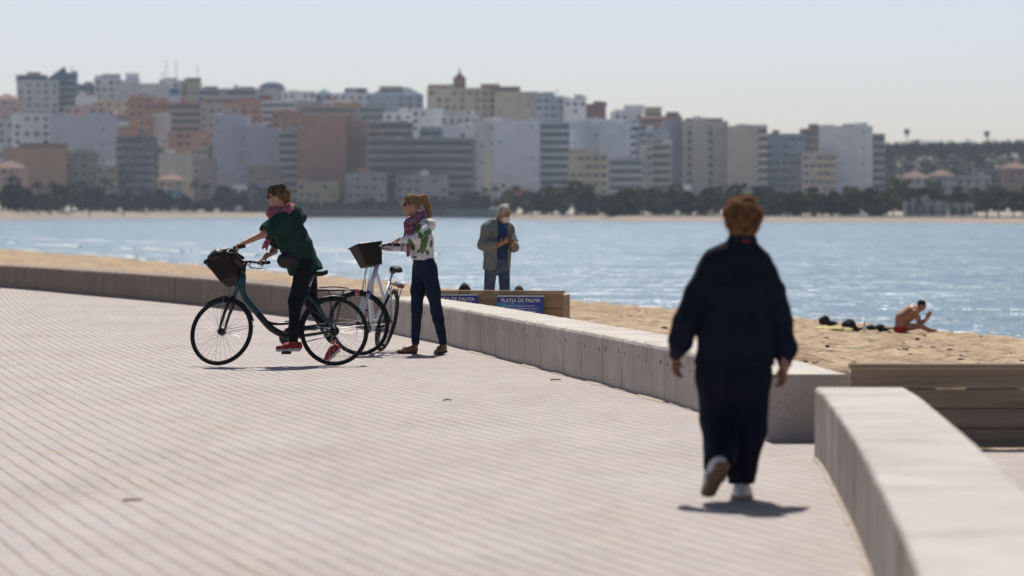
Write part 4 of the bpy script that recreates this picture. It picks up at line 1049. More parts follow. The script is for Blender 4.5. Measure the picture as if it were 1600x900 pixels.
WR, TR = .35, .023
def bicycle(name, label, loc, yaw, lean, steer, frame_m, fork_m, basket='mesh', wb=1.14, lowstep=True):
    """local axes: x forward, y to the rider's left, z up, origin where the rear tyre meets the ground"""
    root = thing(name, label, 'bicycle', loc, (lean, 0, yaw), 'two city bicycles with front baskets')
    def P(nm, bm, m, par=root, smooth=False): return from_bm(nm, bm, m, par, smooth)
    head_lo, head_hi = Vector((wb - .125, 0, .70)), Vector((wb - .235, 0, .99))
    ax = (head_hi - head_lo).normalized()
    ST = Matrix.Translation(head_lo) @ Matrix.Rotation(steer, 4, ax) @ Matrix.Translation(-head_lo)
    fh = ST @ Vector((wb, 0, WR))
    def wheel(T, hub, axm, fork=False):
        w = hub; R4 = T
        def tr(pts): return [R4 @ Vector(p) for p in pts]
        n = 44; cir = lambda r, y=0: [(hub[0] + r * math.cos(k * 2 * math.pi / n), y, hub[2] + r * math.sin(k * 2 * math.pi / n)) for k in range(n)]
        ups = None
        bm = bmesh.new(); sweep(bm, tr(cir(WR - .032)), .0085, 6, closed=True); rim = P('wheel', bm, M_DKSTEEL)
        bm = bmesh.new(); sweep(bm, tr(cir(WR - TR)), TR, 9, closed=True); P('tyre', bm, M_BLACK, rim)
        bm = bmesh.new()
        for k in range(32):
            a = k * 2 * math.pi / 32; s = 1 if k % 2 else -1; b = a + (.9 if k % 4 < 2 else -.9)
            sweep(bm, tr([(hub[0] + .026 * math.cos(b), s * .028, hub[2] + .026 * math.sin(b)), (hub[0] + (WR - .036) * math.cos(a), 0, hub[2] + (WR - .036) * math.sin(a))]), .0013, 4, cap=False)
        P('spokes', bm, M_STEEL, rim)
        bm = bmesh.new(); sweep(bm, tr([(hub[0], -.055, hub[2]), (hub[0], -.03, hub[2]), (hub[0], -.028, hub[2]), (hub[0], .028, hub[2]), (hub[0], .03, hub[2]), (hub[0], .055, hub[2])]), [.012, .014, .036 if fork else .05, .036 if fork else .05, .014, .012], 12); P('hub', bm, M_BLKMET, rim)
        # mudguard: a curved strip over the tyre
        a0, a1 = (R(-12), R(112)) if not fork else (R(62), R(188))
        if fork: a0, a1 = R(-12 + 180), R(60)
        bm = bmesh.new(); prev = None; rr = WR + .014
        for k in range(25):
            a = a0 + (a1 - a0) * k / 24; c, s = math.cos(a), math.sin(a)
            row = [bm.verts.new(R4 @ Vector((hub[0] + (rr - d) * c, y, hub[2] + (rr - d) * s))) for y, d in ((-.026, .016), (-.018, .003), (0, 0), (.018, .003), (.026, .016))]
            if prev:
                for j in range(4): bm.faces.new((prev[j], row[j], row[j + 1], prev[j + 1]))
            prev = row
        mg = P('mudguard', bm, M_BLKMET, root, True); md = mg.modifiers.new('thickness', 'SOLIDIFY'); md.thickness = .003
        for sy in (-.045, .045):
            for aa in ((R(4), R(58)) if not fork else (R(176),)):
                bm = bmesh.new(); sweep(bm, tr([(hub[0], sy, hub[2]), (hub[0] + rr * math.cos(aa), sy * .6, hub[2] + rr * math.sin(aa))]), .0028, 5); P('mudguard_stay', bm, M_BLKMET, mg)
    I = Matrix.Identity(4)
    # mudguards run over the top: rear from behind the tyre forward, front from behind the crown
    wheel(I, (0, 0, WR), None); wheel(ST, (wb, 0, WR), None, True)
    bb = Vector((.47, 0, .29)); seat_top = Vector((.245, 0, .80))
    # main tube bending low, then frame stays
    if lowstep:
        c = curve_pts([head_lo + (head_hi - head_lo) * .75 + Vector((-.01, 0, 0)), Vector((wb - .23, 0, .72)), Vector((wb - .37, 0, .53))], 5)
        bm = bmesh.new(); sweep(bm, c, .043, 12, flat=.8, up=(0, 1, 0)); fr = P('frame', bm, frame_m)
        c = curve_pts([Vector((wb - .365, 0, .537)), Vector((wb - .50, 0, .385)), bb], 5)
        bm = bmesh.new(); sweep(bm, c, .0435, 12, flat=.8, up=(0, 1, 0)); P('lower_tube', bm, M_BLKMET, fr)
        bm = bmesh.new(); sweep(bm, curve_pts([Vector((wb - .41, 0, .485)), Vector((wb - .52, 0, .43)), Vector((.44, 0, .435)), Vector((.41, 0, .45))], 5), .014, 8); P('brace_tube', bm, M_BLKMET, fr)
    else:
        c = curve_pts([head_lo + (head_hi - head_lo) * .3, Vector((wb - .30, 0, .60)), bb + Vector((.12, 0, .06)), bb], 5)
        bm = bmesh.new(); sweep(bm, c, .030, 12, up=(0, 1, 0)); fr = P('frame', bm, frame_m)
        bm = bmesh.new(); sweep(bm, [head_hi - ax * .05, Vector((.33, 0, .60))], .019, 10); P('top_tube', bm, frame_m, fr)
    bm = bmesh.new(); sweep(bm, [head_lo, head_hi], .026, 12); P('head_tube', bm, frame_m, fr)
    bm = bmesh.new(); sweep(bm, [bb, seat_top], .018, 10); P('seat_tube', bm, frame_m, fr)
    bm = bmesh.new(); sweep(bm, [seat_top - (seat_top - bb).normalized() * .02, Vector((.212, 0, .905))], .013, 8); P('seat_post', bm, M_STEEL, fr)
    for s in (-1, 1):
        bm = bmesh.new(); sweep(bm, [Vector((.27, s * .02, .73)), Vector((.14, s * .055, .56)), Vector((0, s * .065, WR))], .011, 8); P('seat_stay', bm, frame_m, fr)
        bm = bmesh.new(); sweep(bm, [bb + Vector((-.03, s * .035, 0)), Vector((0, s * .065, WR))], .012, 8); P('chain_stay', bm, M_BLKMET, fr)
    # fork
    cr = [head_lo - ax * .035]
    for s in (-1, 1):
        pts = [head_lo - ax * .03 + Vector((0, s * .012, 0)), head_lo - ax * .055 + Vector((.004, s * .05, 0)), Vector((wb - .05, s * .052, WR + .17)), Vector((wb, s * .052, WR))]
        bm = bmesh.new(); sweep(bm, [ST @ p for p in pts], [.017, .019, .016, .011], 9); fk = P('fork_leg', bm, fork_m)
    bm = bmesh.new(); sweep(bm, [ST @ (head_lo - ax * .06), ST @ (head_lo + ax * .005)], .027, 12); P('fork_crown', bm, M_BLUEP if fork_m is M_WHITEP else M_BLKMET)
    # stem, handlebar, grips, levers
    top = head_hi + ax * (.06 if lowstep else .12)
    bm = bmesh.new(); sweep(bm, [ST @ p for p in curve_pts([head_hi - ax * .01, head_hi + ax * .07, top + Vector((.012, 0, .01)), top + Vector((.05, 0, .03))], 4)], .014, 9); P('stem', bm, M_BLKMET)
    hb = top + Vector((.05, 0, .03))
    bar = [hb + Vector(v) for v in ((-.17, -.29, .045), (-.06, -.27, .05), (.0, -.19, .045), (.012, -.08, .015), (.012, .08, .015), (.0, .19, .045), (-.06, .27, .05), (-.17, .29, .045))]
    bm = bmesh.new(); sweep(bm, [ST @ p for p in curve_pts(bar, 5)], .0115, 8); hbo = P('handlebar', bm, M_BLKMET)
    grips = []
    for s in (-1, 1):
        a, b = hb + Vector((-.045, s * .274, .05)), hb + Vector((-.175, s * .291, .045)); grips.append(ST @ ((a + b) / 2))
        bm = bmesh.new(); sweep(bm, [ST @ a, ST @ b], .0175, 10); P('grip', bm, M_BLACK, hbo)
        bm = bmesh.new(); sweep(bm, [ST @ (hb + Vector(v)) for v in ((.01, s * .235, .045), (.045, s * .25, .03), (.02, s * .275, .005), (-.08, s * .29, -.01))], [.009, .007, .006, .006], 7); P('brake_lever', bm, M_DKSTEEL, hbo)
    bm = bmesh.new(); bmesh.ops.create_uvsphere(bm, u_segments=10, v_segments=6, radius=.028, matrix=ST @ Matrix.Translation(hb + Vector((.01, .13, .06)))); P('bell', bm, M_DKSTEEL, hbo, True)
    for s in (-1, 1):
        bm = bmesh.new(); sweep(bm, [ST @ p for p in curve_pts([hb + Vector((.04, s * .235, .035)), hb + Vector((.13, s * .12, .0)), hb + Vector((.10, s * .03, -.12)), head_lo + Vector((.05, s * .03, .05)), head_lo + Vector((.03, s * .03, -.1))], 5)], .003, 5); P('brake_cable', bm, M_BLACK, hbo)
    # front basket: tapered, open, turned with the bar
    bz0, bz1 = .02, .29
    o = hb + (Vector((-.055, 0, -.145)) if basket == 'mesh' else Vector((-.09, 0, -.125))); tilt = Matrix.Rotation(R(20), 4, 'Y') if basket == 'mesh' else Matrix.Rotation(R(8), 4, 'Y')
    BT = ST @ Matrix.Translation(o) @ tilt
    kb_ = .93 if basket == 'mesh' else .86
    lo_ = (.115 * kb_, .125 * kb_); hi_ = (.165 * kb_, .185 * kb_); zh = .27 * kb_
    def rr(hw, hd, z, off, n=8):
        q = []
        for cx, cy, a0 in ((1, 1, 0), (-1, 1, 90), (-1, -1, 180), (1, -1, 270)):
            for k in range(n // 2):
                a = R(a0 + 90 * k / (n // 2 - 1)); r = .035
                q.append(Vector((off + cx * (hd - r) + r * math.cos(a), cy * (hw - r) + r * math.sin(a), z)))
        return q
    bm = bmesh.new(); rings = []
    for i in range(6):
        t = i / 5; rings.append([bm.verts.new(BT @ v) for v in rr(lo_[1] + (hi_[1] - lo_[1]) * t, lo_[0] + (hi_[0] - lo_[0]) * t, zh * t, .15 + .03 * t)])
    nn = len(rings[0])
    for A, C_ in zip(rings[:-1], rings[1:]):
        for k in range(nn): bm.faces.new((A[k], A[(k + 1) % nn], C_[(k + 1) % nn], C_[k]))
    bm.faces.new(rings[0][::-1])
    bk = P('basket', bm, M_WICK); md = bk.modifiers.new('thickness', 'SOLIDIFY'); md.thickness = .008
    bm = bmesh.new(); sweep(bm, [BT @ v for v in rr(hi_[1] + .004, hi_[0] + .004, zh, .18)], .009, 8, closed=True); P('basket_rim', bm, M_WICK, bk)
    bm = bmesh.new(); sweep(bm, [BT @ Vector((.03, 0, .08)), ST @ (head_hi + ax * .03)], .008, 6); P('basket_bracket', bm, M_BLKMET, bk)
    for s in (-1, 1):
        bm = bmesh.new(); sweep(bm, [BT @ Vector((.18, s * .1, .0)), ST @ Vector((wb + .0, s * .062, WR))], .0035, 5); P('basket_stay', bm, M_STEEL, bk)
    # head lamp below the basket
    lp = ST @ (head_lo + Vector((.10, 0, -.0))) ; bm = bmesh.new()
    sweep(bm, [lp - (ST.to_3x3() @ Vector((.035, 0, 0))), lp + (ST.to_3x3() @ Vector((.03, 0, 0)))], [.02, .03], 10); hl = P('head_lamp', bm, M_BLKMET)
    bm = bmesh.new(); sweep(bm, [lp, ST @ (head_lo - ax * .02)], .006, 6); P('lamp_bracket', bm, M_BLKMET, hl)
    # saddle
    bm = bmesh.new(); n = 12; prev = None; rows_ = []
    for i in range(n):
        t = i / (n - 1); x = .33 - .27 * t; hw = .018 + .068 * (t ** 1.7); z = .945 + .012 * math.cos(t * 5) + .012 * t
        if i in (0, n - 1): hw *= .65
        rows_.append([bm.verts.new((x, y * hw, z + dz)) for y, dz in ((-1, -.03), (-.85, .004), (-.4, .016), (0, .014), (.4, .016), (.85, .004), (1, -.03))])
    for A, C_ in zip(rows_[:-1], rows_[1:]):
        for j in range(6): bm.faces.new((A[j], A[j + 1], C_[j + 1], C_[j]))
        bm.faces.new((A[6], A[0], C_[0], C_[6]))
    bm.faces.new(rows_[0]); bm.faces.new(rows_[-1][::-1]); sd_ = P('saddle', bm, M_BLACK, root, True)
    bm = bmesh.new()
    for s in (-1, 1): sweep(bm, [(.27, s * .02, .93), (.2, s * .022, .905), (.12, s * .03, .925)], .004, 5)
    box(bm, (.212, 0, .905), (.04, .055, .025)); P('saddle_rails', bm, M_DKSTEEL, sd_)
    # rear rack
    bm = bmesh.new()
    for s in (-1, 1):
        sweep(bm, curve_pts([(.19, s * .05, .765), (.0, s * .055, .765), (-.21, s * .055, .765), (-.235, 0, .765)], 4), .006, 6)
        for xx in (-.10, .05): sweep(bm, [(xx, s * .055, .765), (-.005, s * .072, WR + .03)], .005, 6)
    for xx in (.12, .02, -.08, -.17): sweep(bm, [(xx, -.055, .765), (xx, .055, .765)], .004, 5)
    sweep(bm, [(.19, 0, .765), (.255, 0, .75)], .006, 5); rk = P('rear_rack', bm, M_BLKMET)
    bm = bmesh.new(); box(bm, (-.245, 0, .74), (.035, .08, .045), bev=.008); P('rear_lamp', bm, M_REDREF, rk)
    for yy in (-.02, .02):
        bm = bmesh.new(); sweep(bm, curve_pts([(.15, yy, .79), (.0, yy * 1.2, .80), (-.15, yy, .785)], 4), .004, 5); P('rack_strap', bm, M_BLACK, rk)
    # drive
    bm = bmesh.new(); sweep(bm, [bb + Vector((0, -.075, 0)), bb + Vector((0, .075, 0))], .024, 12); P('bottom_bracket', bm, M_BLKMET, fr)
    bm = bmesh.new(); sweep(bm, [bb + Vector((0, -.056, 0)), bb + Vector((0, -.050, 0))], .085, 24); cw = P('chain_ring', bm, M_DKSTEEL)
    bm = bmesh.new(); hubr = Vector((0, -.053, WR))
    sweep(bm, [bb + Vector((0, -.053, .083)), hubr + Vector((0, 0, .035))], .0055, 5); sweep(bm, [bb + Vector((0, -.053, -.083)), hubr + Vector((0, 0, -.035))], .0055, 5); P('chain', bm, M_DKSTEEL, cw)
    bm = bmesh.new(); box(bm, (.27, -.065, .315 + .075), (.44, .012, .05), Matrix.Rotation(R(7), 3, 'Y'), bev=.005); P('chain_guard', bm, M_BLKMET, cw)
    peds = []
    for s, a in ((1, R(-78)), (-1, R(102))):
        e = bb + Vector((.17 * math.cos(a), s * .09, .17 * math.sin(a)))
        bm = bmesh.new(); sweep(bm, [bb + Vector((0, s * .075, 0)), e], [.014, .011], 7); ck = P('crank', bm, M_DKSTEEL)
        bm = bmesh.new(); box(bm, e + Vector((0, s * .05, 0)), (.095, .085, .024), bev=.005); P('pedal', bm, M_BLACK, ck); peds.append(e + Vector((0, s * .05, .012)))
    return root, grips, peds, BT, ST
def world_of(o, p): return Matrix.Translation(o.location) @ o.rotation_euler.to_matrix().to_4x4() @ Vector(p)

YC = 38.75
rc = S(523, 573, YC)
bike1, g1, p1, BT1, ST1 = bicycle('bicycle', 'dark teal low-step city bicycle ridden by the woman in the green hoodie', (rc.x, YC, 0), R(190), R(6.5), R(-34), M_TEAL, M_BLKMET)
rc2 = S(594, 548, 42.7)
bike2, g2, p2, BT2, ST2 = bicycle('bicycle', 'white city bicycle with dark wicker basket, seen from the front, held by the standing woman', (rc2.x, 42.75, 0), R(180 + 76), R(-13), R(-58), M_WHITEP, M_WHITEP, 'wicker', lowstep=False)
for b, g, p in ((bike1, g1, p1), (bike2, g2, p2)):
    for q in list(g) + list(p):
        w = world_of(b, q); v = w - Vector((0, 0, CAM_H))
        # report where grips and pedals fall, for posing the riders
        cz = v.y * math.cos(TH) - v.z * math.sin(TH); print('GRIP/PEDAL', b.name, [round(x, 3) for x in w], 'px', round(800 + F * v.x / cz), round(450 - F * (v.y * math.sin(TH) + v.z * math.cos(TH)) / cz))
# black shopping bag stuffed in the teal bicycle's basket
fb = Field()
for c, r in (((.17, 0, .15), (.13, .14, .15)), ((.20, .03, .27), (.135, .15, .085)), ((.15, -.04, .29), (.10, .11, .07)), ((.26, .0, .25), (.09, .13, .06))): fb.ell(c, r, k=.05)
Vb, Qb = fb.mesh(.009, wr=.012, wsc=11)
Mb = Matrix.Translation(bike1.location) @ bike1.rotation_euler.to_matrix().to_4x4() @ BT1
Vb = np.array([Mb @ Vector(v) for v in Vb]); c0 = Vb.mean(0); c0[2] = Vb[:, 2].min()
M_BAG = mat('black_nylon', (.014, .015, .020), .5, .2, 10, .3, 25)
ob = from_np('shopping_bag', Vb - c0, Qb, M_BAG); ob.location = c0
tag(ob, 'black bag stuffed into the front basket of the dark teal bicycle', 'bag')
fb = Field().ell((.17, .0, .215), (.09, .10, .05), k=.03).ell((.2, -.04, .235), (.05, .05, .04), k=.03)
Vb, Qb = fb.mesh(.008, wr=.008, wsc=14)
Mb = Matrix.Translation(bike2.location) @ bike2.rotation_euler.to_matrix().to_4x4() @ BT2
Vb = np.array([Mb @ Vector(v) for v in Vb]); c0 = Vb.mean(0); c0[2] = Vb[:, 2].min()
ob = from_np('folded_cloth', Vb - c0, Qb, mat('pale_pink_cloth', (.68, .58, .57), .9, .1, 20)); ob.location = c0
tag(ob, 'pale pinkish cloth peeping over the rim of the wicker basket', 'cloth')
# ================================================================== PEOPLE
def skinmat(name, c):
    m = mat(name, c, .5, .08, 14, .05, 60, spec=.35); b = m.node_tree.nodes['Principled BSDF']
    b.inputs['Subsurface Weight'].default_value = .12; b.inputs['Subsurface Radius'].default_value = (.012, .004, .002); b.inputs['Subsurface Scale'].default_value = .5
    return m
M_SKIN = skinmat('skin', (.46, .245, .165)); M_SKIN2 = skinmat('weathered_skin', (.40, .20, .13)); M_TAN = skinmat('tanned_skin', (.37, .175, .10))
def cloth(name, c, var=.15, scale=9, bump=.35, bs=40, sheen=0, **kw): return mat(name, c, .9, var, scale, bump, bs, spec=.15, sheen=sheen, bdist=.004, **kw)
V3 = lambda *a: np.array(a, float)
def head(F_, c, f, u, neck, s=1.0, nr=.052):
    f = nrm(f); u = nrm(np.array(u) - f * np.dot(u, f)); r = np.cross(f, u); c = np.array(c, float)
    H = lambda a, b, d: c + (f * a + r * b + u * d) * s
    Mx = np.array([r, f, u])
    F_.ell(H(-.012, 0, .02), np.array((.074, .094, .092)) * s, Mx, k=.02)
    F_.ell(H(.028, 0, -.042), np.array((.056, .060, .076)) * s, Mx, k=.04)
    F_.cone(H(.045, -.022, -.095), H(.045, .022, -.095), .022 * s, .022 * s, k=.03)      # chin
    for b in (-1, 1): F_.cone(H(-.01, b * .052, -.05), H(.03, b * .038, -.09), .02 * s, .016 * s, k=.03)   # jaw
    F_.cone(H(.082, 0, .012), H(.106, 0, -.030), .007 * s, .012 * s, k=.012)            # nose
    F_.cone(H(.080, -.03, .022), H(.080, .03, .022), .011 * s, .011 * s, k=.02)         # brow
    F_.ell(H(.080, 0, -.060), np.array((.022, .012, .006)) * s, Mx, k=.006); F_.ell(H(.077, 0, -.071), np.array((.019, .012, .007)) * s, Mx, k=.006)   # lips
    for b in (-1, 1):
        F_.ell(H(-.005, b * .076, -.012), np.array((.009, .019, .031)) * s, Mx, k=.008)  # ears
        F_.hole('ell', H(.096, b * .031, .004), np.array((.014, .014, .009)) * s, Mx, k=.01)
    F_.cone(H(-.018, 0, -.07), neck, nr * s, nr * 1.08 * s, k=.04)
    return H, Mx
def hand(F_, w, f, pn, th, curl=(.3, .35, .3), s=1.0, spread=.0, thumb=.5, tc=.75):
    w = np.array(w, float); f = nrm(f); pn = nrm(np.array(pn) - f * np.dot(pn, f)); a = np.cross(f, pn)
    if np.dot(a, th) < 0: a = -a
    F_.tube(w - f * .012 * s, w + f * .084 * s, (.026 * s, .017 * s), (.040 * s, .0135 * s), a, k=.015)
    for off, L in ((.0285, .066), (.0095, .074), (-.0105, .070), (-.0285, .054)):
        p = w + (f * .080 + a * off) * s; ang = 0; r = .0096 * s
        for j, q in enumerate((.44, .31, .25)):
            ang += curl[j]; d = nrm(f * math.cos(ang) + pn * math.sin(ang) + a * off * spread); p2 = p + d * L * q * s; r2 = r * .92
            F_.cone(p, p2, r, r2, k=.004 if j else .008); p, r = p2, r2
    p = w + (f * .022 + a * .030 + pn * .004) * s; d = nrm(f * .65 + a * tc + pn * thumb)
    p2 = p + d * .040 * s; F_.cone(p, p2, .0125 * s, .0105 * s, k=.012)
    d = nrm(f * .9 + a * .12 + pn * (thumb + .25)); F_.cone(p2, p2 + d * .032 * s, .0105 * s, .008 * s, k=.004)
def shoe(root, heel, toe, up, m, sole_m, w=.046, hgt=.075, name='shoe', ankle=None, lab=None):
    heel, toe = np.array(heel, float), np.array(toe, float); d = nrm(toe - heel); up = nrm(np.array(up) - d * np.dot(up, d)); a = np.cross(d, up); L = np.linalg.norm(toe - heel)
    P = lambda t, z, b=0: heel + d * t * L + up * z + a * b
    F_ = Field()
    F_.tube(P(.13, .045), P(.5, .042), (w * .80, .042), (w * .92, .036), a, k=.03); F_.tube(P(.5, .04), P(.86, .032), (w * .92, .032), (w * .8, .022), a, k=.03)
    F_.cone(P(.20, .055), P(.24, hgt), w * .78, w * .74, k=.02, cut=(P(.2, hgt), up))
    F_.cone(P(.3, .07), P(.6, .05), .03, .026, k=.02)
    for i in range(len(F_.p)):
        p = list(F_.p[i]); c = p[7]; p[7] = ([c] if c else []) + [(P(0, .016), -up)]; F_.p[i] = tuple(p)
    o = F_.obj(name, m, root, .006)
    G = Field()
    G.tube(P(.12, .012), P(.45, .012), (w * 1.02, .021), (w * 1.04, .018), a, k=.02); G.tube(P(.45, .012), P(.88, .012), (w * 1.04, .018), (w * .98, .016), a, k=.02)
    G.obj('sole', sole_m, o, .0055)
    if lab: o['label'] = lab
    return o
def strands(V, Q, n, l, seed, sel=None, flow=(0, 0, -1), rad=.0012, out=.6):
    """loose hairs standing off a hair surface, as thin blades"""
    rnd = random.Random(seed); N = vnormals(V, Q); VV = []; QQ = []
    for _ in range(n):
        i = rnd.randrange(len(V))
        if sel and not sel(V[i], N[i]): continue
        d = nrm(N[i] * out + np.array(flow) * rnd.uniform(.2, .8) + np.array([rnd.gauss(0, .35) for _ in range(3)])); t = nrm(np.cross(d, (rnd.gauss(0, 1), rnd.gauss(0, 1), rnd.gauss(0, 1))))
        L = l * rnd.uniform(.5, 1.3); p0 = V[i] - N[i] * .004; p1 = p0 + d * L * .55; p2 = p1 + nrm(d + np.array(flow) * .5) * L * .5
        b = len(VV); VV += [p0 - t * rad, p0 + t * rad, p1 - t * rad * .8, p1 + t * rad * .8, p2 - t * .0003, p2 + t * .0003]; QQ += [(b, b + 1, b + 3, b + 2), (b + 2, b + 3, b + 5, b + 4)]
    return np.vstack([V, np.array(VV)]) if VV else V, np.vstack([Q, np.array(QQ) + len(V)]) if QQ else Q
def hairmat(name, c, c2):
    m = mat(name, c, .65, 0, 60, .5, 160, spec=.12, col2=c2, thr=(.3, .7), stretch=(1, 1, .35), bdist=.003)
    N = m.node_tree.nodes; L = m.node_tree.links; b = N['Principled BSDF']; src = b.inputs['Base Color'].links[0].from_socket      # thin strands let light through
    t = N.new('ShaderNodeBsdfTranslucent'); L.new(src, t.inputs[0]); x = N.new('ShaderNodeMixShader'); x.inputs[0].default_value = .35
    L.new(b.outputs[0], x.inputs[1]); L.new(t.outputs[0], x.inputs[2]); L.new(x.outputs[0], N['Material Output'].inputs[0])
    return m
class Fig:
    def __init__(s, label, px, Y0, z=0.0):
        p = S(px, 500, Y0); s.B = np.array((p.x, Y0, z)); s.Y = Y0
        s.root = thing('person', label, 'person', s.B)
    def J(s, px, py, dy=0): return np.array(S(px, py, s.Y + dy)) - s.B
    def W(s, p): return np.array(p, float) - s.B

# ------------------------------------------------------------------ woman walking away, navy fleece and trousers
g = Fig('woman with short reddish hair in navy jacket and trousers walking away beside the near wall', 1145, 20.85)
J = g.J
M_NAVY = cloth('navy_fleece', (.0085, .011, .025), .25, 14, .5, 90); M_NAVYT = cloth('navy_trousers', (.0065, .0085, .020), .2, 8, .3, 60)
hc = J(1161, 347, .02); nk = J(1160, 388)
F_ = Field()
H, Mx = head(F_, hc, (.10, 1, -.06), (0.02, 0, 1), nk, .98)
pel, wai, che = J(1147, 578), J(1147, 510), J(1148, 440)
F_.tube(che, wai, (.14, .09), (.14, .09), (1, 0, 0)); F_.tube(wai, pel, (.14, .09), (.17, .11), (1, 0, 0)); F_.cone(nk, che, .055, .085, k=.06)
shL, shR = J(1120, 410), J(1182, 410)
elL, elR = J(1068, 492, -.04), J(1222, 490, .05); wrL, wrR = J(1053, 556, .08), J(1226, 572, .0)
F_.cone(shL, shR, .048, .048, k=.05)
F_.chain([shL, elL, wrL], [.042, .038, .026]); F_.chain([shR, elR, wrR], [.042, .036, .026])
hand(F_, wrL, (.12, .05, -1), (.8, -.6, 0), (.6, .8, 0), (.25, .35, .3), .86, thumb=.12, tc=.3); hand(F_, wrR, (-.10, .05, -1), (-.8, -.6, 0), (-.6, .8, 0), (.35, .4, .35), .86, thumb=.15, tc=.3)
hipL, hipR = J(1122, 590), J(1170, 590)
knL, knR = J(1124, 655, .07), J(1166, 672, .05); anL, anR = J(1129, 726, -.30), J(1159, 762, .06)
F_.chain([hipL, knL, anL], [.085, .055, .037]); F_.chain([hipR, knR, anR], [.085, .055, .037])
F_.obj('body', M_SKIN2, g.root, .0065)
# jacket
F_ = Field()
F_.tube(J(1153, 405), J(1149, 450), (.145, .095), (.175, .13), (1, 0, 0), k=.05); F_.tube(J(1149, 450), J(1148, 520), (.175, .13), (.195, .145), (1, 0, 0), k=.05)
F_.tube(J(1148, 520), J(1147, 572), (.195, .145), (.222, .155), (1, 0, 0), k=.04, cut=(J(1147, 570), (0, 0, -1)))
F_.cone(J(1118, 408), J(1184, 408), .066, .066, k=.06)
F_.chain([J(1113, 413), J(1092, 455, -.03), J(1072, 503, -.05), J(1063, 534, .0)], [.074, .070, .068, .064], .016); F_.cone(J(1063, 534, .0), J(1054, 554, .06), .064, .036, k=.03, cut=(J(1052.5, 559, .085), (-.08, .1, -1)))
F_.chain([J(1188, 413), J(1206, 455, .0), J(1219, 503, .05), J(1226, 544, .03)], [.074, .069, .065, .060], .016); F_.cone(J(1226, 544, .03), J(1227, 568, .01), .060, .037, k=.03, cut=(J(1227, 576, 0), (0, 0, -1)))
F_.cone(J(1160, 372, -.005), J(1159, 398), .075, .085, k=.03, cut=(J(1160, 370), (0.06, .1, 1)))          # stand-up collar
jk = F_.obj('jacket', M_NAVY, g.root, .0075, wr=.011, wsc=7, wst=(1.2, 1, .8))
bm = bmesh.new(); box(bm, J(1166, 377, -.085), (.05, .004, .012), bev=.001); from_bm('collar_tag', bm, mat('red_label', (.20, .015, .02), .7), jk)
# trousers
F_ = Field()
F_.tube(J(1147, 556), J(1147, 590), (.20, .135), (.205, .14), (1, 0, 0), k=.05)
F_.chain([J(1120, 588), J(1123, 655, .06), J(1128, 700, -.12)], [.115, .102, .094], .03); F_.cone(J(1128, 700, -.12), J(1124, 728, -.30), .092, .086, k=.02, cut=(J(1126, 725, -.31), (0, -.8, -.55)))
F_.chain([J(1173, 588), J(1169, 672, .05), J(1160, 730, .05)], [.115, .102, .086], .03); F_.cone(J(1160, 730, .05), J(1159, 752, .06), .086, .076, k=.02, cut=(J(1159, 756, .06), (0, 0, -1)))
F_.obj('trousers', M_NAVYT, g.root, .008, wr=.007, wsc=5, wst=(1.6, 1, .5))
M_WSHOE = mat('white_leather', (.62, .61, .60), .55, .06, 10); M_TSOLE = mat('tan_sole', (.24, .15, .09), .8, .2, 30); M_GSOLE = mat('gum_sole', (.36, .24, .15), .8, .1, 20)
shoe(g.root, J(1157, 778, -.04) * (1, 1, 0) + V3(0, 0, .001), J(1162, 776, .22) * (1, 1, 0) + V3(0, 0, .001), (0, 0, 1), M_WSHOE, M_GSOLE, .05, .085)
hl, te = J(1134, 722, -.37), J(1113, 764, -.30)
shoe(g.root, hl, te + (te - hl) * .42, (-.55, .85, .25), M_WSHOE, M_TSOLE, .05, .085)
# hair: short, wavy, lit from behind
F_ = Field()
F_.ell(H(-.018, 0, .028), (.090, .104, .096), Mx, k=.03); F_.ell(H(-.055, 0, -.03), (.074, .055, .075), Mx, k=.03)
for a, b, d, r in ((.02, -.045, .10, .035), (-.03, .03, .112, .034), (.03, .035, .098, .035), (-.06, -.04, .075, .04), (-.07, .05, .06, .035), (-.02, -.08, .05, .03), (-.02, .08, .045, .032), (-.05, -.06, .0, .03), (-.05, .065, -.01, .03), (-.085, 0, .02, .035), (0, 0, .118, .03)):
    F_.ell(H(a, b, d), (r, r, r), k=.022)
F_.hole('ell', H(.10, 0, -.05), (.075, .07, .085), Mx, k=.02)
Vh, Qh = F_.mesh(.006, wr=.005, wsc=34, wst=(1, 1, .6))
Vh, Qh = strands(Vh, Qh, 5200, .018, 3, sel=lambda v, n: v[2] > hc[2] - .07, flow=(0, -.2, -.5), out=.7)
from_np('hair', Vh, Qh, hairmat('reddish_blond_hair', (.10, .042, .017), (.40, .21, .095)), g.root)

# ------------------------------------------------------------------ woman riding the teal bicycle
g = Fig('woman in green hoodie, dark cap and pink scarf riding the teal bicycle', 462, 38.85)
J = g.J
gN, gF = g.W(world_of(bike1, g1[1])), g.W(world_of(bike1, g1[0])); pN = g.W(world_of(bike1, p1[0]))
hc = J(432, 306, .02); nk = J(446, 336, .03)
F_ = Field(); H, Mx = head(F_, hc, (-1, .02, -.22), (-.24, 0, 1), nk, .95, .05)
che, wai, pel = J(452, 356, .05), J(464, 392, .06), J(476, 416, .06)
F_.tube(che, wai, (.145, .095), (.12, .085), (0, 1, 0)); F_.tube(wai, pel, (.12, .085), (.15, .105), (0, 1, 0)); F_.cone(nk, che, .055, .10, k=.05)
shN, shF = J(440, 346, -.14), J(440, 348, .22)
F_.cone(shN, shF, .055, .055, k=.05)
ga = nrm(gN - gF)
wN = gN + V3(.055, -.005, .045); wF = gF + V3(.02, .015, .065)
elN = J(411, 366, -.27); elF = J(428, 392, .33)
F_.chain([shN, elN, wN], [.048, .038, .026]); F_.chain([shF, elF, wF], [.048, .036, .026])
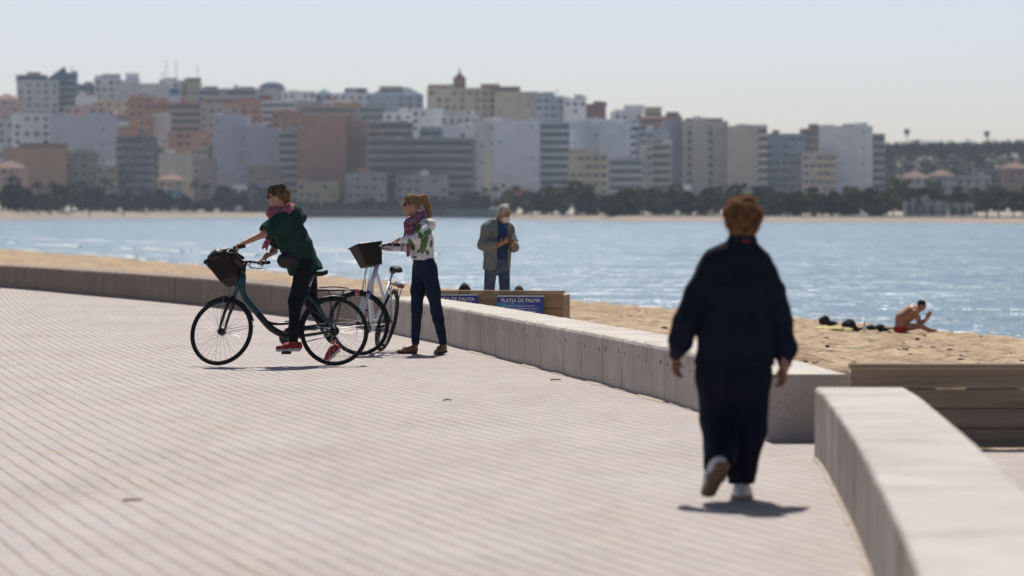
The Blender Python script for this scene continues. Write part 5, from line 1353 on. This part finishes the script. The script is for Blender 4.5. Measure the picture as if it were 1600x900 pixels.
hand(F_, wN, gN + V3(-.035, 0, .018) - wN, (-.1, 0, -1), (.0, 1, 0), (.75, .95, .8), .92, thumb=.8); hand(F_, wF, gF + V3(-.035, .0, .018) - wF, (-.2, 0, -1), (0, -1, 0), (.75, .95, .8), .92, thumb=.8)
hiN, hiF = J(477, 414, -.05), J(480, 414, .17)
knN, knF = J(461, 472, -.13), J(487, 474, .22)
anN = pN + V3(.075, .0, .095); anF = J(520, 533, .22)
F_.chain([hiN, knN, anN], [.088, .055, .036]); F_.chain([hiF, knF, anF], [.088, .055, .036])
F_.obj('body', M_SKIN, g.root, .0065)
M_GREEN = cloth('dark_green_cotton', (.013, .042, .032), .18, 7, .3, 50); M_LEG = cloth('black_leggings', (.011, .011, .013), .2, 8, .2, 40)
F_ = Field()
hem = J(477, 426, .06); hd = nrm((.22, 0, -1))
F_.tube(J(449, 345, .04), J(456, 372, .05), (.185, .135), (.195, .165), (0, 1, 0), k=.05); F_.tube(J(456, 372, .05), J(465, 392, .06), (.195, .165), (.175, .160), (0, 1, 0), k=.03)
F_.tube(J(466, 392, .06), J(478, 426, .06), (.18, .155), (.21, .178), (0, 1, 0), k=.025, cut=(hem, hd))
F_.ell(J(477, 378, .05), (.06, .16, .045), k=.03)                                             # blouson fold at the back
F_.cone(shN, shF, .075, .075, k=.06)
F_.cone(shN + V3(0, -.0, 0), J(416, 362, -.25), .084, .086, k=.04, cut=(J(413, 363, -.25), nrm(elN - shN)))
F_.cone(shF, J(433, 380, .30), .09, .086, k=.04, cut=(J(431, 384, .31), nrm(elF - shF)))
F_.ell(J(462, 333, .03), (.07, .12, .085), k=.04); F_.ell(J(471, 340, .03), (.052, .11, .062), k=.02)   # hood lying on the back
hood = F_.obj('hoodie', M_GREEN, g.root, .0085, wr=.016, wsc=7)
F_ = Field().tube(J(477, 410, .06), J(479, 427, .06), (.165, .112), (.15, .105), (0, 1, 0), k=.04)
F_.chain([hiN, knN, anN + V3(0, 0, .03)], [.098, .066, .048], .03); F_.chain([hiF, knF, anF + (knF - anF) * .07], [.098, .066, .048], .03)
F_.obj('leggings', M_LEG, g.root, .008, wr=.005, wsc=9)
F_ = Field()                                                                                   # pink scarf
for i in range(14):
    a, b = i * 2 * math.pi / 14, (i + 1) * 2 * math.pi / 14
    q = lambda t: J(443, 333, .03) + V3(.082 * math.cos(t), .085 * math.sin(t), .012 * math.sin(2 * t) - .035 * math.cos(t) * -1)
    F_.cone(q(a), q(b), .05, .05, k=.03)
F_.ell(J(426, 333, .0), (.068, .08, .062), k=.03)
M_PINK = cloth('dusty_pink_scarf', (.36, .12, .16), .22, 16, .5, 30)
sc_ = F_.obj('scarf', M_PINK, g.root, .008, wr=.012, wsc=17)
F_ = Field().chain([J(424, 352, .12), J(421, 368, .2), J(416, 380, .2), J(410, 388, .2)], [.03, .030, .026, .012]).chain([J(424, 362, .18), J(420, 376, .2), J(416, 391, .2)], [.02, .018, .006])
F_.obj('scarf_tail', M_PINK, sc_, .007, wr=.008, wsc=20)
# hair, cap and sunglasses
F_ = Field().ell(H(-.02, 0, .01), (.082, .095, .085), Mx).ell(H(-.10, 0, .0), (.05, .048, .062), Mx, k=.03).ell(H(-.085, 0, -.06), (.045, .035, .05), Mx, k=.03)
F_.hole('ell', H(.085, 0, -.05), (.09, .075, .10), Mx, k=.02)
Vh, Qh = F_.mesh(.006, wr=.005, wsc=30); Vh, Qh = strands(Vh, Qh, 350, .035, 8, sel=lambda v, n: np.dot(v - hc, (-1, .02, -.1)) < -.03)
from_np('hair', Vh, Qh, hairmat('light_brown_hair', (.15, .075, .035), (.34, .19, .09)), g.root)
M_CAP = mat('camouflage_cap', (.028, .022, .015), .85, 0, 28, .2, 60, col2=(.10, .075, .045), thr=(.42, .55))
F_ = Field().tube(H(-.018, 0, .02), H(-.022, 0, .062), (.088, .106), (.084, .098), Mx[0], k=.02, cut=[(H(0, 0, .121), Mx[2]), (H(-.05, 0, -.005), -nrm(Mx[2] + .35 * Mx[1] * -1))])
F_.tube(H(.075, 0, .034), H(.108, 0, .026), (.066, .008), (.045, .006), Mx[0], k=.01)
F_.obj('cap', M_CAP, g.root, .0065, wr=.003, wsc=20)
M_GLASS = mat('dark_lens', (.03, .012, .010), .12, .1, 5, spec=.6)
F_ = Field()
for b in (-1, 1): F_.ell(H(.094, b * .033, .0), (.029, .008, .022), Mx, k=.004); F_.cone(H(.088, b * .06, .006), H(.0, b * .081, .004), .004, .0035, k=.004)
F_.cone(H(.100, -.02, .006), H(.100, .02, .006), .004, k=.004)
F_.obj('sunglasses', M_GLASS, g.root, .004)
M_REDSH = mat('red_mesh_shoe', (.34, .018, .025), .7, .2, 24, .3, 80); M_WSOLE = mat('white_foam_sole', (.62, .58, .57), .7, .06, 12)
o_ = shoe(g.root, pN + V3(.165, 0, .012), pN + V3(-.125, 0, .002), (0, 0, 1), M_REDSH, M_WSOLE, .046, .08)
hF, tF = J(534, 546, .21), J(514, 564, .21)
shoe(g.root, hF, hF + nrm(tF - hF) * .235, (-.72, 0, .66), M_REDSH, M_WSOLE, .046, .08)
# waist bag on a strap round her hips
bp_ = J(446, 407, -.11)
F_ = Field().ell(bp_, (.088, .055, .078), k=.03).ell(bp_ + V3(.07, .03, .0), (.07, .045, .07), k=.03)
Vb, Qb = F_.mesh(.007, wr=.005, wsc=14); wl_ = bp_ + g.B; Vb = Vb - bp_
wb_ = from_np('waist_bag', Vb, Qb, mat('dark_brown_leather', (.022, .015, .014), .5, .3, 12, .2, 40)); wb_.location = wl_
tag(wb_, 'small dark bag strapped round the waist of the cycling woman', 'bag')
bm = bmesh.new(); c = J(463, 390, .06); A = nrm(hd); pts = []
ux = nrm(np.cross(A, (0, 1, 0)))
for i in range(28):
    t = i * 2 * math.pi / 28; pts.append(c + ux * .158 * math.cos(t) + V3(0, 1, 0) * .183 * math.sin(t) + A * (.035 * math.cos(t)) * -1 * (1) - bp_)
sweep(bm, pts, .013, 6, closed=True, flat=.35); from_bm('strap', bm, M_BLKMET, wb_)

# ------------------------------------------------------------------ woman standing with the white bicycle
g = Fig('blonde woman with ponytail and white green-printed sweater holding the white bicycle', 657, 41.9)
J = g.J
g2a, g2b = g.W(world_of(bike2, g2[1])), g.W(world_of(bike2, g2[0]))
fw = nrm((-1, -.30, -.02)); hc = J(642, 319, -.02); nk = J(653, 345, .0)
F_ = Field(); H, Mx = head(F_, hc, fw, (-.06, 0, 1), nk, .96, .048)
tf = nrm((-.92, -.40, 0)); tr = np.array((-tf[1], tf[0], 0)) * -1                        # her right-hand side
tr = np.cross(tf, (0, 0, 1))
che, wai, pel = J(656, 362), J(660, 396), J(664, 418)
F_.tube(che, wai, (.14, .09), (.115, .085), tr); F_.tube(wai, pel, (.115, .085), (.15, .105), tr); F_.cone(nk, che, .05, .09, k=.05)
shL, shR = J(662, 352) - tr * .165, J(656, 351) + tr * .16
F_.cone(shL, shR, .05, .05, k=.05)
wL = g2a + V3(.055, -.0, .055); elL = J(650, 374, -.33); wR = g2b + V3(.05, .0, .06); elR = J(638, 385, .22)
F_.chain([shL, elL, wL], [.045, .036, .025]); F_.chain([shR, elR, wR], [.045, .036, .025])
hand(F_, wL, g2a + V3(-.035, 0, .018) - wL, (-.1, 0, -1), (0, 1, 0), (.7, .95, .8), .9, thumb=.8); hand(F_, wR, g2b + V3(-.035, 0, .018) - wR, (-.1, 0, -1), (0, -1, 0), (.7, .95, .8), .9, thumb=.8)
hiA, hiB = J(657, 420, .09), J(670, 420, -.09)
knA, knB = J(651, 484, .02), J(682, 486, -.10); anA, anB = J(649, 540, .06), J(692, 539, -.03)
F_.chain([hiA, knA, anA], [.080, .046, .032]); F_.chain([hiB, knB, anB], [.080, .046, .032])
F_.obj('body', M_SKIN, g.root, .0065)
M_SWEAT = cloth('white_printed_sweater', (.70, .66, .65), .05, 4, .3, 50)
F_ = Field()
F_.tube(J(657, 352), J(658, 378), (.155, .105), (.165, .125), tr, k=.05); F_.tube(J(658, 378), J(660, 402), (.165, .125), (.152, .118), tr, k=.04, cut=(J(660, 406), nrm((-.1, 0, -1))))
F_.cone(shL, shR, .06, .06, k=.05)
F_.chain([shL, elL], [.064, .052], .03); F_.cone(elL, wL + (elL - wL) * .12, .052, .038, k=.03, cut=(wL + (elL - wL) * .10, nrm(wL - elL)))
F_.chain([shR, elR], [.074, .060], .035); F_.cone(elR, wR + (elR - wR) * .12, .060, .040, k=.03, cut=(wR + (elR - wR) * .10, nrm(wR - elR)))
Vw, Qw = F_.mesh(.0065, wr=.008, wsc=8)
ow = from_np('sweater', Vw, Qw, [M_SWEAT, cloth('cactus_green_print', (.055, .115, .055), 0, 30, .3, 50, col2=(.16, .24, .12), thr=(.35, .65))], g.root)
PRINT = [(663.5, 378, 5.2, 19, .22), (657, 366, 3.6, 9, -.5), (643.5, 382, 4.2, 10, -.35), (653.5, 355.5, 7, 6.5, .3), (671.5, 362, 3.2, 5, .2), (674, 381, 2.2, 6, .1), (648.5, 401.5, 4, 1.8, .1), (668, 394, 2.6, 5, -.4), (640, 396, 2.5, 4, .2), (668, 347, 3, 3, 0), (655, 392, 2.2, 4.5, .5), (651, 343, 3, 2.5, 0)]
sc_px = F / g.Y; mi = []
for q in Qw:
    c = Vw[q].mean(0); px_, py_ = 657 + c[0] * sc_px, 553.3 - c[2] * sc_px
    mi.append(int(any(((( px_ - x0) * math.cos(a) + (py_ - y0) * math.sin(a)) / rx) ** 2 + ((-(px_ - x0) * math.sin(a) + (py_ - y0) * math.cos(a)) / ry) ** 2 < 1 for x0, y0, rx, ry, a in PRINT)))
ow.data.polygons.foreach_set('material_index', mi)
F_ = Field().tube(J(661, 402), J(665, 420), (.145, .108), (.165, .115), tr, k=.04)
F_.chain([hiA, J(653, 455, .05), knA, J(649, 534, .05)], [.094, .078, .060, .047], .03); F_.chain([hiB, J(677, 456, -.1), knB, anB * .25 + knB * .75 + V3(.005, 0, 0), J(692, 534, -.03)], [.094, .078, .060, .060, .047], .03)
F_.obj('jeans', cloth('dark_blue_denim', (.013, .020, .045), .3, 10, .25, 90), g.root, .008, wr=.005, wsc=10)
M_BRSH = mat('brown_leather_shoe', (.20, .10, .055), .5, .2, 14); M_BRSOLE = mat('dark_shoe_sole', (.06, .04, .03), .8)
z0 = V3(1, 1, 0)
shoe(g.root, J(653, 548, .06) * z0 + V3(0, 0, .001), J(653, 548, .06) * z0 + V3(-.235, -.06, .001), (0, 0, 1), M_BRSH, M_BRSOLE, .042, .07)
shoe(g.root, J(696, 548, -.0) * z0 + V3(0, 0, .02), J(696, 548, -.0) * z0 + V3(-.105, -.21, .001), (0, 0, 1), M_BRSH, M_BRSOLE, .042, .07)
# scarf
M_PURP = cloth('purple_patterned_scarf', (.17, .065, .095), 0, 22, .5, 30, col2=(.36, .20, .24), thr=(.4, .6))
F_ = Field(); cs = J(650, 343, -.01)
for i in range(14):
    a, b = i * 2 * math.pi / 14, (i + 1) * 2 * math.pi / 14
    q = lambda t: cs + tf * .075 * math.cos(t) + tr * .085 * math.sin(t) + V3(0, 0, -.045 * math.cos(t))
    F_.cone(q(a), q(b), .045, .045, k=.03)
F_.ell(J(640, 353, -.10), (.07, .07, .085), k=.04)
sc_ = F_.obj('scarf', M_PURP, g.root, .0075, wr=.011, wsc=18)
F_ = Field().tube(J(639, 362, -.12), J(638, 400, -.15), (.04, .018), (.045, .012), tr, k=.02).tube(J(633, 360, -.1), J(628, 392, -.12), (.022, .012), (.012, .008), tr, k=.02)
F_.obj('scarf_tail', M_PURP, sc_, .0065, wr=.007, wsc=18)
# hair and ponytail, sunglasses
F_ = Field().ell(H(-.015, 0, .026), (.083, .100, .092), Mx).ell(H(-.085, 0, .045), (.038, .035, .038), Mx, k=.03)
F_.hole('ell', H(.085, 0, -.06), (.09, .085, .105), Mx, k=.015); F_.hole('ell', H(-.02, 0, -.13), (.09, .10, .07), Mx, k=.02)
F_.chain([H(-.085, 0, .05), J(662, 309, .02), J(668, 322, .03), J(670, 336, .03), J(670, 349, .03)], [.030, .034, .034, .027, .008], .03)
Vh, Qh = F_.mesh(.0058, wr=.004, wsc=36, wst=(1, 1, .3)); Vh, Qh = strands(Vh, Qh, 500, .05, 14, flow=(.15, 0, -.9), out=.35)
from_np('hair', Vh, Qh, hairmat('blonde_hair', (.18, .105, .05), (.46, .30, .155)), g.root)
F_ = Field()
for b in (-1, 1): F_.ell(H(.094, b * .034, .0), (.036, .010, .028), Mx, k=.004); F_.cone(H(.088, b * .06, .008), H(.0, b * .081, .004), .005, .004, k=.004)
F_.cone(H(.100, -.02, .008), H(.100, .02, .008), .005, k=.004)
F_.obj('sunglasses', M_GLASS, g.root, .004)

# ------------------------------------------------------------------ man reading his phone behind the fence
pz = sand_z(S(778, 500, 54).x, 54)
g = Fig('grey haired man in open grey jacket and white face mask looking down at his phone', 778, 54.0, pz)
J = g.J
fw = nrm((.62, -.62, -.42)); hc = J(788, 334, -.05); nk = J(782, 350, .0)
F_ = Field(); H, Mx = head(F_, hc, fw, (.2, -.25, 1), nk, 1.0, .056)
tf = nrm((.50, -.86, 0)); tr = np.cross(tf, (0, 0, 1))
che, wai, pel = J(778, 368), J(777, 396), J(777, 410)
F_.tube(che, wai, (.165, .11), (.15, .11), tr); F_.tube(wai, pel, (.15, .11), (.16, .115), tr); F_.cone(nk, che, .06, .11, k=.05)
shR, shL = J(778, 358) + tr * .17, J(778, 358) - tr * .17
F_.cone(shL, shR, .06, .06, k=.05)
ph = J(803, 372, -.36)
elR, elL = J(754, 383, -.08), J(803, 386, -.10); wR, wL = J(783, 381, -.30), J(801, 382, -.27)
F_.chain([shR, elR, wR], [.052, .042, .029]); F_.chain([shL, elL, wL], [.052, .042, .029])
hand(F_, wR, J(796, 374, -.36) - wR, (.2, .3, .9), (-.3, -.3, .8), (.5, .6, .5), 1.0); hand(F_, wL, J(803, 370, -.33) - wL, (-.7, -.2, .35), (-.2, -.4, .8), (.6, .7, .6), 1.0)
zf = 0.0
hiR, hiL = J(777, 411) + tr * .10, J(777, 411) - tr * .10
knR, knL = J(764, 458, -.02), J(789, 458, .0); anR, anL = J(763, 512, .03), J(790, 512, .02)
anR[2] = anL[2] = .09
F_.chain([hiR, knR, anR], [.092, .06, .04]); F_.chain([hiL, knL, anL], [.092, .06, .04])
F_.obj('body', M_SKIN2, g.root, .007)
for b in (-1, 1):
    F_ = Field().ell(H(.086, b * .031, .004), (.011, .006, .005), Mx); F_.obj('eye', mat('dark_eye', (.02, .015, .012), .3), g.root, .003)
F_ = Field().tube(J(779, 356), J(778, 380), (.165, .112), (.170, .122), tr, k=.04).tube(J(778, 380), J(777, 404), (.170, .122), (.165, .124), tr, k=.03, cut=(J(777, 406), (0, 0, -1)))
F_.cone(nk + V3(0, 0, .012), che, .068, .12, k=.04); F_.cone(shL, shR, .062, .062, k=.05)
F_.obj('shirt', cloth('blue_shirt', (.03, .06, .17), .2, 10), g.root, .008, wr=.006, wsc=9)
F_ = Field().tube(J(778, 354), J(777, 385), (.20, .13), (.205, .145), tr, k=.05).tube(J(777, 385), J(776, 418), (.205, .145), (.21, .15), tr, k=.04, cut=(J(776, 421), (0, 0, -1)))
F_.cone(shL, shR, .078, .078, k=.05)
F_.chain([shR, elR], [.082, .070], .04); F_.cone(elR, wR + (elR - wR) * .15, .07, .05, k=.03, cut=(wR + (elR - wR) * .14, nrm(wR - elR)))
F_.chain([shL, elL], [.082, .070], .04); F_.cone(elL, wL + (elL - wL) * .15, .07, .05, k=.03, cut=(wL + (elL - wL) * .14, nrm(wL - elL)))
off = tf * .165 - tr * .01
F_.hole('tube', J(779, 345) + off, J(777, 430) + off, (.088, .13), (.105, .13), tr, k=.015)
M_GJ = cloth('grey_jacket', (.20, .215, .20), .15, 9)
F_.obj('jacket', M_GJ, g.root, .0085, wr=.009, wsc=8)
F_ = Field().tube(J(777, 402), J(777, 416), (.165, .122), (.17, .122), tr, k=.04)
F_.chain([hiR, knR, anR], [.092, .074, .062], .03); F_.chain([hiL, knL, anL], [.092, .074, .062], .03)
F_.obj('jeans', cloth('worn_blue_denim', (.07, .10, .16), .45, 6, .25, 80), g.root, .0085, wr=.007, wsc=9)
for q in (anR, anL): shoe(g.root, q * z0 - tf * .07, q * z0 + tf * .2, (0, 0, 1), mat('dark_shoe', (.03, .028, .026), .6), M_BRSOLE, .05, .08)
F_ = Field().ell(H(.052, 0, -.055), (.064, .056, .058), Mx, k=.02).cone(H(.09, 0, -.012), H(.108, 0, -.034), .012, .014, k=.02)
for b in (-1, 1): F_.cone(H(.05, b * .055, -.03), H(-.005, b * .078, -.005), .003, k=.004); F_.cone(H(.04, b * .055, -.085), H(-.01, b * .078, -.03), .003, k=.004)
F_.obj('face_mask', mat('white_mask', (.72, .71, .73), .8, .04, 20, .2, 60), g.root, .0055)
F_ = Field().ell(H(-.022, 0, .030), (.086, .100, .092), Mx).ell(H(-.06, 0, -.03), (.076, .05, .06), Mx, k=.03).ell(H(.03, .03, .10), (.035, .04, .028), k=.03).ell(H(-.03, -.03, .115), (.04, .04, .025), k=.03)
F_.hole('ell', H(.10, 0, -.02), (.085, .072, .085), Mx, k=.02)
Vh, Qh = F_.mesh(.0065, wr=.008, wsc=34); Vh, Qh = strands(Vh, Qh, 450, .03, 23, flow=(0, 0, -.3), out=.7)
from_np('hair', Vh, Qh, hairmat('grey_hair', (.38, .36, .33), (.75, .73, .70)), g.root)
bm = bmesh.new(); zz = nrm((.3, -.45, .85)); xx = nrm(np.cross((0, 0, 1), zz)); yy = np.cross(zz, xx)
box(bm, (0, 0, 0), (.076, .155, .009), Matrix((xx, yy, zz)).transposed(), bev=.003)
pw = ph + g.B; o = from_bm('phone', bm, mat('black_phone', (.012, .012, .014), .6, .1, spec=.1), loc=Vector(pw))
tag(o, 'black phone held up by the masked man behind the fence', 'phone')

# ------------------------------------------------------------------ sunbather sitting on the beach
Ys = 86.0; zs = sand_z(S(1420, 500, Ys).x, Ys)
for Ytry in np.arange(60, 120, .5):                      # the depth at which the sand surface meets his seat in the view
    if S(1408, 522, Ytry).z <= sand_z(S(1408, 522, Ytry).x, Ytry): Ys = float(Ytry); break
zs = sand_z(S(1420, 522, Ys).x, Ys)
print('SUNBATHER', Ys, zs)
g = Fig('tanned man in red trunks sitting hunched on the sand looking at his hands', 1420, Ys, zs)
J = g.J; kk = Ys / 84
F_ = Field(); hc = J(1440, 477.5, -.02); nk = J(1432, 484)
H, Mx = head(F_, hc, (.75, -.25, -.62), (.5, 0, .85), nk, 1.0, .055)
pel, mid, ub = J(1408, 514), J(1411, 498), J(1425, 487)
pel[2] = max(pel[2], .10)
F_.tube(pel, mid, (.175, .14), (.18, .16), (0, 1, 0)); F_.tube(mid, ub, (.18, .16), (.205, .15), (0, 1, 0)); F_.cone(ub, nk, .10, .062, k=.05)
shN, shF = J(1429, 489, -.19), J(1431, 489, .19); F_.cone(shN, shF, .062, .062, k=.05)
elN, elF = J(1438, 507, -.16), J(1440, 506, .14); wN, wF = J(1449, 496, -.08), J(1450, 496, .05)
F_.chain([shN, elN, wN], [.054, .042, .03]); F_.chain([shF, elF, wF], [.054, .042, .03])
hand(F_, wN, (.45, .1, .85), (-.3, .8, .1), (-.6, 0, .5), (.3, .3, .3)); hand(F_, wF, (.45, -.1, .85), (-.3, -.8, .1), (-.6, 0, .5), (.3, .3, .3))
for sy in (-1, 1):
    hi, kn, an = J(1410, 516, sy * .10), J(1438, 509, sy * .26), J(1451, 521, sy * .12); hi[2] = max(hi[2], .095); an[2] = max(an[2], .05)
    F_.chain([hi, kn, an], [.088, .06, .042]); F_.chain([an, an + V3(.09, sy * .01, -.012), an + V3(.17, sy * .02, -.02)], [.042, .036, .022])
F_.obj('body', M_TAN, g.root, .0085)
F_ = Field().tube(J(1406, 517), J(1408, 508), (.175, .132), (.165, .122), (0, 1, 0), k=.03)
F_.p[0] = F_.p[0][:7] + ((J(1408, 511), nrm(J(1411, 498) - J(1408, 514))),)
F_.cone(J(1408, 516, -.1), J(1416, 514, -.14), .10, .09, k=.03, cut=(J(1416, 514, -.14), (1, 0, .0))); F_.cone(J(1408, 516, .1), J(1416, 514, .14), .10, .09, k=.03, cut=(J(1416, 514, .14), (1, 0, 0)))
F_.obj('trunks', cloth('red_trunks', (.42, .022, .015), .12, 10), g.root, .009)
F_ = Field().ell(H(-.02, 0, .028), (.080, .097, .088), Mx); F_.hole('ell', H(.10, 0, -.03), (.09, .08, .09), Mx, k=.02)
F_.obj('hair', hairmat('dark_short_hair', (.02, .014, .01), (.06, .04, .025)), g.root, .008)
for b in (-1, 1): Field().ell(H(.086, b * .031, .004), (.011, .006, .005), Mx).obj('eye', mat('dark_eye', (.02, .015, .012), .3), g.root, .004)

# ------------------------------------------------------------------ things lying on the sand
def lump(name, label, cat, px, py, parts, m, h=.012, wr=.045, group=None, dY=0):
    Y = 40.0
    for Y in np.arange(36, 130, .5):
        p = S(px, py, Y)
        if p.z <= sand_z(p.x, Y): break
    Y += dY; p = S(px, py, Y); z = sand_z(p.x, Y); F_ = Field()
    for c, r in parts: F_.ell(np.array(c) * .78, np.array(r) * .78, k=.03)
    V_, Q_ = F_.mesh(h, wr=wr, wsc=6); V_[:, 2] -= V_[:, 2].min() + .01
    o = from_np(name, V_, Q_, m); o.location = (p.x, float(Y), z); return tag(o, label, cat, group)
M_BLKB = mat('black_canvas', (.012, .012, .015), .75, .3, 9, .3, 30)
lump('beach_bag', 'black bag on the yellow towel, leftmost of the things near the sunbather', 'bag', 1294, 511, [((-.10, 0, .16), (.17, .15, .15)), ((.12, 0, .09), (.2, .13, .09))], M_BLKB)
lump('beach_bag', 'larger rounded black bag between the yellow towel and the sunbather', 'bag', 1330, 519, [((-.05, 0, .14), (.19, .17, .16)), ((-.02, .0, .2), (.10, .1, .10)), ((.2, 0, .06), (.2, .13, .07))], M_BLKB)
lump('clothes_pile', 'low pile of dark clothes right beside the sunbather', 'clothes', 1374, 520, [((-.15, 0, .06), (.18, .14, .08)), ((.02, .02, .08), (.12, .12, .10)), ((.24, 0, .04), (.2, .15, .06))], M_BLKB)
lump('beach_bag', 'dark round bag showing above the fence, right beside the standing woman', 'bag', 727, 455, [((0, 0, .3), (.12, .11, .15)), ((0, 0, .1), (.16, .14, .13))], M_BLKB, dY=-8) if False else None
for lab, px, py, hh in (('dark rounded bag top showing above the fence beside the standing woman', 726, 443, .34), ('dark bag top just showing above the fence at the right of the masked man', 811, 447.5, .30)):
    Y = 56.0; p = S(px, py, Y); z = sand_z(p.x, Y); H_ = p.z - z; F_ = Field().ell((0, 0, H_ - .13), (.075, .09, .13), k=.05).ell((.0, 0, H_ * .45), (.13, .13, H_ * .45), k=.08)
    V_, Q_ = F_.mesh(.012, wr=.008, wsc=9); o = from_np('rucksack', V_, Q_, M_BLKB); o.location = (p.x, Y, z - V_[:, 2].min() - .01 if V_[:, 2].min() > 0 else z); tag(o, lab, 'bag')
def towel(label, px, py, w, l, m, rz):
    for Y in np.arange(36, 130, .5):
        p = S(px, py, Y)
        if p.z <= sand_z(p.x, Y): break
    bm = bmesh.new(); bmesh.ops.create_grid(bm, x_segments=14, y_segments=20, size=.5)
    for v in bm.verts:
        x, y = v.co.x * w, v.co.y * l; c, s = math.cos(rz), math.sin(rz); X, Yy = p.x + x * c - y * s, Y + x * s + y * c
        v.co = Vector((x * c - y * s, x * s + y * c, sand_z(X, Yy) - sand_z(p.x, Y) + .035 + .012 * noise.noise(Vector((x * 4, y * 4, 2)))))
    o = from_bm('towel', bm, m, smooth=True, loc=(p.x, float(Y), sand_z(p.x, Y))); md = o.modifiers.new('thickness', 'SOLIDIFY'); md.thickness = .012; tag(o, label, 'towel')
towel('pale yellow towel spread under the leftmost black bag near the sunbather', 1298, 514, .45, .95, cloth('yellow_towel', (.60, .52, .25), .1, 8), 1.35)
for Y in np.arange(36, 130, .5):
    p = S(1351, 521, Y)
    if p.z <= sand_z(p.x, Y): break
bm = bmesh.new(); sweep(bm, [(0, 0, -.01), (0, 0, .14), (0, 0, .17), (0, 0, .20)], [.036, .036, .016, .014], 12); o = from_bm('water_bottle', bm, mat('clear_white_plastic', (.7, .72, .75), .2, .05), smooth=True, loc=(p.x, float(Y), sand_z(p.x, Y)))
tag(o, 'small white bottle standing on the sand between the black bag and the clothes', 'bottle')
bm = bmesh.new(); sweep(bm, [(0, 0, .135), (0, 0, .205)], .0, 6) if False else sweep(bm, [(0, 0, .2), (0, 0, .225)], .017, 10); from_bm('cap', bm, mat('blue_cap', (.1, .2, .4), .5), o)

# ------------------------------------------------------------------ tiny figures on the far beach at left
def far_person(px, Yo, m, label):
    Y = shore_y(px) + Yo; x = (px - 800) * Y / F; z = land_z(x, Y)
    F_ = Field().ell((0, 0, 1.60), (.1, .11, .13)).tube((0, 0, 1.42), (0, 0, .95), (.2, .13), (.17, .13), (1, 0, 0), k=.05)
    for s in (-1, 1): F_.chain([(s * .1, 0, .92), (s * .12, .05 * s, .48), (s * .13, .12 * s, .05)], [.09, .07, .06], .05).chain([(s * .2, 0, 1.38), (s * .26, -.03, 1.1), (s * .25, -.08, .85)], [.06, .05, .04], .04)
    V_, Q_ = F_.mesh(.04); o = from_np('person', V_, Q_, m); o.location = (x, Y, z); tag(o, label, 'person', 'tiny walkers on the far left beach')
M_DKC = cloth('dark_clothes', (.03, .035, .05)); M_PLC = cloth('pale_clothes', (.4, .37, .35)); M_RDC = cloth('brown_clothes', (.14, .06, .045))
far_person(61, 18, M_DKC, 'tiny dark walker on the far left beach, leftmost of the close trio'); far_person(79, 16, M_DKC, 'tiny dark walker on the far left beach, middle of the close trio'); far_person(92, 20, M_RDC, 'tiny brown clad walker on the far left beach, rightmost of the close trio')
far_person(140, 12, M_DKC, 'tiny lone dark walker on the far left beach below the beige pavilion'); far_person(193, 10, M_DKC, 'tiny dark figure by the water, rightmost on the far left beach')
# ================================================================== HAZE: the damp sea air over the bay
M_HAZE = bpy.data.materials.new('haze'); M_HAZE.use_nodes = True
_n = M_HAZE.node_tree.nodes; _l = M_HAZE.node_tree.links
_n.remove(_n['Principled BSDF'])
_v = _n.new('ShaderNodeVolumePrincipled'); _v.inputs['Color'].default_value = (.74, .87, 1, 1)
_v.inputs['Density'].default_value = .000085; _v.inputs['Anisotropy'].default_value = .35
_l.new(_v.outputs[0], _n['Material Output'].inputs['Volume'])
bm = bmesh.new(); x0, x1, y0, y1, z0, z1 = -640, 640, -40, 2660, -3.2, 84
box(bm, ((x0 + x1) / 2, (y0 + y1) / 2, (z0 + z1) / 2), (x1 - x0, y1 - y0, z1 - z0))
tag(from_bm('haze', bm, M_HAZE), kind='stuff')
